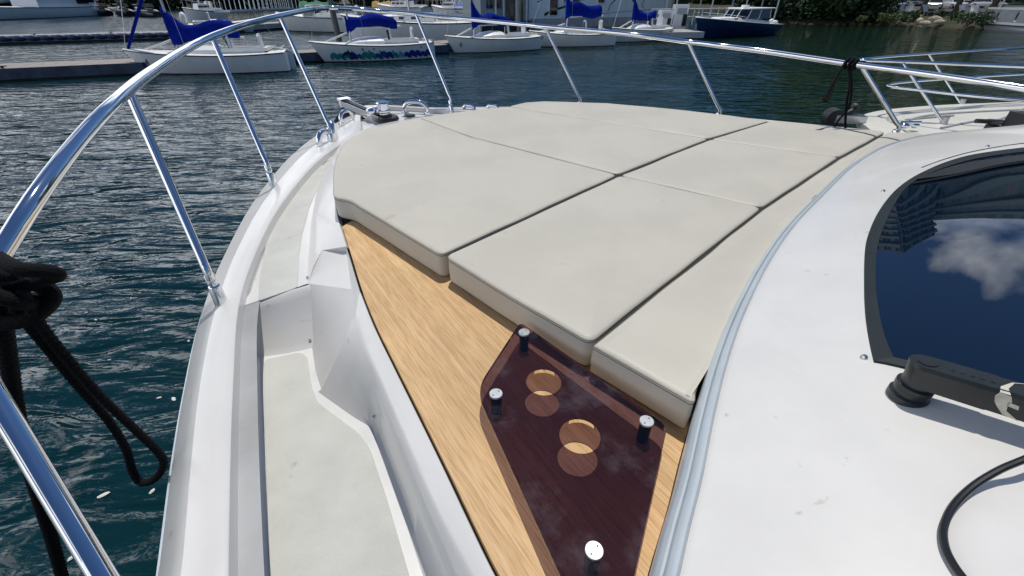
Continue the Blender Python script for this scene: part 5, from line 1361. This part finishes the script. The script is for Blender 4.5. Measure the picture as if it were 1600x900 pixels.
# rocks
ROCK = mat('boulder', (.58, .50, .38), .9, var=.55, vscale=2.5, bump=.8, bscale=6, bdist=.06)
ROCKD = mat('boulder_dark', (.08, .075, .06), .9, var=.4, vscale=3, bump=.8, bscale=6, bdist=.06)
rk = random.Random(3); rlabels = {}
def rock(u, v, s, label, mt, grp=None, h=.15):
    s *= .85; h = .5 if mt is ROCK and v < 37 else h; p = wp(u, v, h); m_ = M(); m_.ball((0, 0, 0), s, s * rk.uniform(.6, .9), s * rk.uniform(.5, .75), 14, 9, rot=Matrix.Rotation(rk.uniform(0, 3), 3, 'Z'))
    sd = rk.uniform(0, 99)
    m_.v = [q * (1 + .35 * mnoise.noise(q / s * 1.3 + V((sd, 0, 0)))) for q in m_.v]
    tag(obj('boulder', m_, mt, None, local=True, smooth=35, loc=p), label, 'boulder', grp)
for u, v, s, lb in ((1437, 33, .55, 'tan boulder leftmost of the bright pile on the bank'), (1446, 36, .5, 'sunlit boulder low in the middle of the bright pile'), (1460, 31, .75, 'largest pale boulder at the top of the pile'), (1455, 39, .45, 'small pale boulder at the waterline under the pile'), (1476, 37, .7, 'broad tan boulder at the right end of the pile'), (1439, 40, .4, 'small boulder at the waterline left of the pile'), (1468, 34, .45, 'boulder wedged between the largest and the rightmost one'), (1433, 27, .5, 'grey tan boulder above the pile beside a bush')):
    rock(u, v, s, lb, ROCK, 'pale boulders of the bank')
for i in range(26):
    u = 1200 + i * 13.2; v = 38.5 + max(0, (u - 1380)) * .045 + rk.uniform(-.8, .8); rock(u, v, rk.uniform(.22, .42), 'small dark stone along the waterline of the right shore', ROCKD, 'dark stones at the waterline', .05)
# chairs
def adirondack(u, v, rz, label):
    p = wp(u, v, .65); t = thing('garden_chair', p, label, 'chair', 'white garden chairs facing the water', rz)
    m_ = M(); m_.box((0, 0, .36), (.55, .55, .05), rot=Matrix.Rotation(-.15, 3, 'X')); obj('seat', m_, SPAR, t, local=True, smooth=0)
    for k in range(5):
        m_ = M(); x = -.22 + k * .11; m_.box((x, .36, .72), (.09, .03, .85 - abs(x) * .5), rot=Matrix.Rotation(-.35, 3, 'X')); obj('back_slat', m_, SPAR, t, local=True, smooth=0)
    for sx in (-1, 1):
        m_ = M(); m_.box((sx * .32, 0, .58), (.12, .7, .03)); obj('armrest', m_, SPAR, t, local=True, smooth=0)
        m_ = M(); m_.box((sx * .30, -.28, .28), (.06, .08, .58)); obj('leg', m_, SPAR, t, local=True, smooth=0)
        m_ = M(); m_.box((sx * .30, .25, .26), (.06, .08, .55)); obj('leg', m_, SPAR, t, local=True, smooth=0)
for i, (u, v, lb) in enumerate(((1374, 25, 'white garden chair, leftmost of the row of five above the bank'), (1387, 24.5, 'white garden chair, second from the left of the row'), (1398, 24, 'white garden chair in the middle of the row of five'), (1408, 24, 'white garden chair, second from the right of the row'), (1418, 24.5, 'white garden chair, rightmost of the row of five'))):
    adirondack(u, v, [.1, -.1, .15, 0, -.5][i], lb)
def lounger(u, v, rz, label, L=1.9):
    p = wp(u, v, .65); t = thing('sun_lounger', p, label, 'sun lounger', 'white loungers on the bank', rz)
    for k in range(9):
        m_ = M(); m_.box((-.2 + 0, -.9 + k * .14, .34), (.62, .11, .03)); obj('slat', m_, SPAR, t, local=True, smooth=0)
    m_ = M(); m_.box((-.2, .62, .68), (.62, .80, .04), rot=Matrix.Rotation(.95, 3, 'X')); obj('backrest', m_, SPAR, t, local=True, smooth=0)
    for x in (-.5, .1):
        for y in (-.8, .3): m_ = M(); m_.box((x, y, .16), (.05, .05, .34)); obj('leg', m_, SPAR, t, local=True, smooth=0)
lounger(1452, 24, .3, 'slatted white lounger left of the light bush'); lounger(1508, 25, -.1, 'white lounger with raised back, left of the pair'); lounger(1524, 26, -.4, 'white lounger with raised back, right of the pair beside the pontoon boat')
# cars
def car(u, v, rz, label, col, sc=1.0):
    p = wp(u, v, .78); p.z = .78
    t = thing('parked_car', p, label, 'car', 'cars in the waterfront car park', rz)
    pm = mat('car_paint', col, .25, coat=.8, metal=.2)
    m_ = M(); rows = []
    prof = [(-2.2, .45, .78), (-2.15, .62, .82), (-1.6, .86, .88), (-.2, .90, .90), (.9, .88, .90), (1.9, .78, .86), (2.2, .55, .80)]
    for x, h, w in prof: rows.append([V((x, w, .28)), V((x, w * 1.02, h * .6 + .1)), V((x, w * .95, h)), V((x, -w * .95, h)), V((x, -w * 1.02, h * .6 + .1)), V((x, -w, .28))])
    m_.loft(rows, True, True); b_ = obj('body', m_, pm, t, local=True, smooth=30)
    m_ = M(); bs_ = [V((-1.75, .80, .86)), V((1.0, .82, .88)), V((1.0, -.82, .88)), V((-1.75, -.80, .86))]; tp = [V((-1.2, .62, 1.45)), V((.35, .64, 1.45)), V((.35, -.64, 1.45)), V((-1.2, -.62, 1.45))]
    m_.loft([bs_, tp], True); obj('windows', m_, DGLASS, t, local=True, smooth=0)
    m_ = M(); m_.slab([V((-1.2, .64, 1.48)), V((.35, .66, 1.48)), V((.35, -.66, 1.48)), V((-1.2, -.64, 1.48))], .04, .02)
    for a, b in zip(bs_, tp): m_.tube([a, b], .04, 5)
    obj('roof', m_, pm, t, local=True, smooth=30)
    for x in (-1.35, 1.35):
        for y in (-.82, .82):
            m_ = M(); m_.cyl((x, y, .33), .33, .22, 16, axis=(0, 1, 0)); w_ = obj('wheel', m_, RUBBER, t, local=True); m_ = M(); m_.cyl((x, y * 1.13, .33), .2, .06, 12, axis=(0, 1, 0)); obj('rim', m_, ALUM, w_, local=True)
    for y in (-.6, .6):
        m_ = M(); m_.box((2.13, y, .62), (.14, .34, .14)); obj('headlight', m_, SPAR, t, local=True)
        m_ = M(); m_.box((-2.14, y, .66), (.10, .30, .14)); obj('tail_light', m_, mat('tail_red', (.3, .01, .01), .3) if 'tail_red' not in bpy.data.materials else bpy.data.materials['tail_red'], t, local=True)
    m_ = M(); m_.box((2.2, 0, .5), (.06, .9, .16)); obj('grille', m_, DARKM, t, local=True)
cars = [(1168, 6, -1.2, 'white car parked behind the blue motorboat', (.6, .62, .63)), (1206, 11, -1.5, 'pale van-like car seen between the blue motorboat and the dark trees', (.5, .56, .6)), (1252, 12, -1.3, 'white car glimpsed through the dark trees, left', (.7, .7, .7)), (1322, 12, -1.5, 'white car glimpsed through the dark trees, right', (.7, .7, .7)),
        (1402, 13, -2.2, 'dark blue car behind the white garden chairs', (.02, .03, .10)), (1435, 9, -1.8, 'silver car behind the bushes left of the slatted lounger', (.45, .46, .47)), (1458, 14, -2.3, 'silver car directly behind the slatted lounger', (.55, .55, .54)), (1486, 13, -1.7, 'white car in the middle of the car park row', (.72, .73, .74)), (1512, 10, -1.6, 'black car behind the pair of loungers', (.015, .02, .03)), (1541, 13, -1.4, 'silver car beside the pontoon boat canopy', (.5, .5, .5)), (1418, 9, -1.7, 'beige car in the second row behind the dark blue car', (.5, .42, .34)), (1475, 8, -1.6, 'grey car in the second row behind the white car', (.3, .32, .34))]
for c_ in cars: car(*c_)

# --- towers across the road to the right: seen mirrored in the windscreen
def tower(x, y, w, dpt, floors, rz, label, wall, bay=1.5):
    t = thing('apartment_tower', (x, y, 0), label, 'tower', 'apartment towers beyond the right shore', rz)
    m_ = M(); m_.box((0, 0, floors * 1.55), (w, dpt, floors * 3.1)); b_ = obj('wall', m_, wall, t, local=True, smooth=0)
    m_ = M()
    for f in range(floors):
        for sx in (-1, 1): m_.box((sx * (w / 2 + .6), 0, f * 3.1 + .1), (1.2, dpt * .98, .25)); m_.box((sx * (w / 2 + 1.15), 0, f * 3.1 + .6), (.08, dpt * .98, .8))
        for sy in (-1, 1): m_.box((0, sy * (dpt / 2 + .6), f * 3.1 + .1), (w * .98, 1.2, .25)); m_.box((0, sy * (dpt / 2 + 1.15), f * 3.1 + .6), (w * .98, .08, .8))
    o = obj('balconies', m_, mat('balcony_concrete', (.28, .38, .36), .8) if 'balcony_concrete' not in bpy.data.materials else bpy.data.materials['balcony_concrete'], t, local=True, smooth=0); o['kind'] = 'stuff'
    m_ = M(); nw = int(w / bay); nd = int(dpt / bay)
    for f in range(floors):
        for k in range(nw):
            if k % 3 == 2: continue
            for sy in (-1, 1): m_.box(((k + .5) / nw * w - w / 2, sy * (dpt / 2 + .02), f * 3.1 + 1.7), (bay * .8, .06, 2.0))
        for k in range(nd):
            if k % 3 == 2: continue
            for sx in (-1, 1): m_.box((sx * (w / 2 + .02), (k + .5) / nd * dpt - dpt / 2, f * 3.1 + 1.7), (.06, bay * .8, 2.0))
    o = obj('windows', m_, DGLASS, t, local=True, smooth=0); o['kind'] = 'stuff'
TW = mat('tower_wall', (.22, .32, .30), .8, var=.1)
TOWERS = [(122, 124, 56, 22, 19, -.75, 'tall grey green apartment tower with stacked balconies right of the car park'), (83, 125, 15, 16, 20, .25, 'narrower apartment tower behind the trees of the car park')]
for a in TOWERS: tower(*a, TW)
# floating bits on the near water
for i, (u, v, s) in enumerate(((162, 774, .035), (238, 768, .02), (272, 624, .03), (249, 622, .02), (112, 872, .02), (150, 500, .015), (171, 563, .012), (135, 489, .012), (205, 466, .012), (277, 468, .012), (228, 517, .012), (295, 533, .015))):
    m_ = M(); m_.ball((0, 0, .004), s, s * .45, .006, 9, 5, rot=Matrix.Rotation(.6 + i, 3, 'Z')); m_.v = [q + V((mnoise.noise(q * 60) * .01, 0, 0)) for q in m_.v]
    tag(obj('floating_foam', m_, mat('foam_white', (.6, .62, .58), .8) if 'foam_white' not in bpy.data.materials else bpy.data.materials['foam_white'], None, local=True, loc=wp(u, v, .004)), 'fleck of white foam floating on the dark water left of the hull', 'foam', 'foam flecks left of the hull')
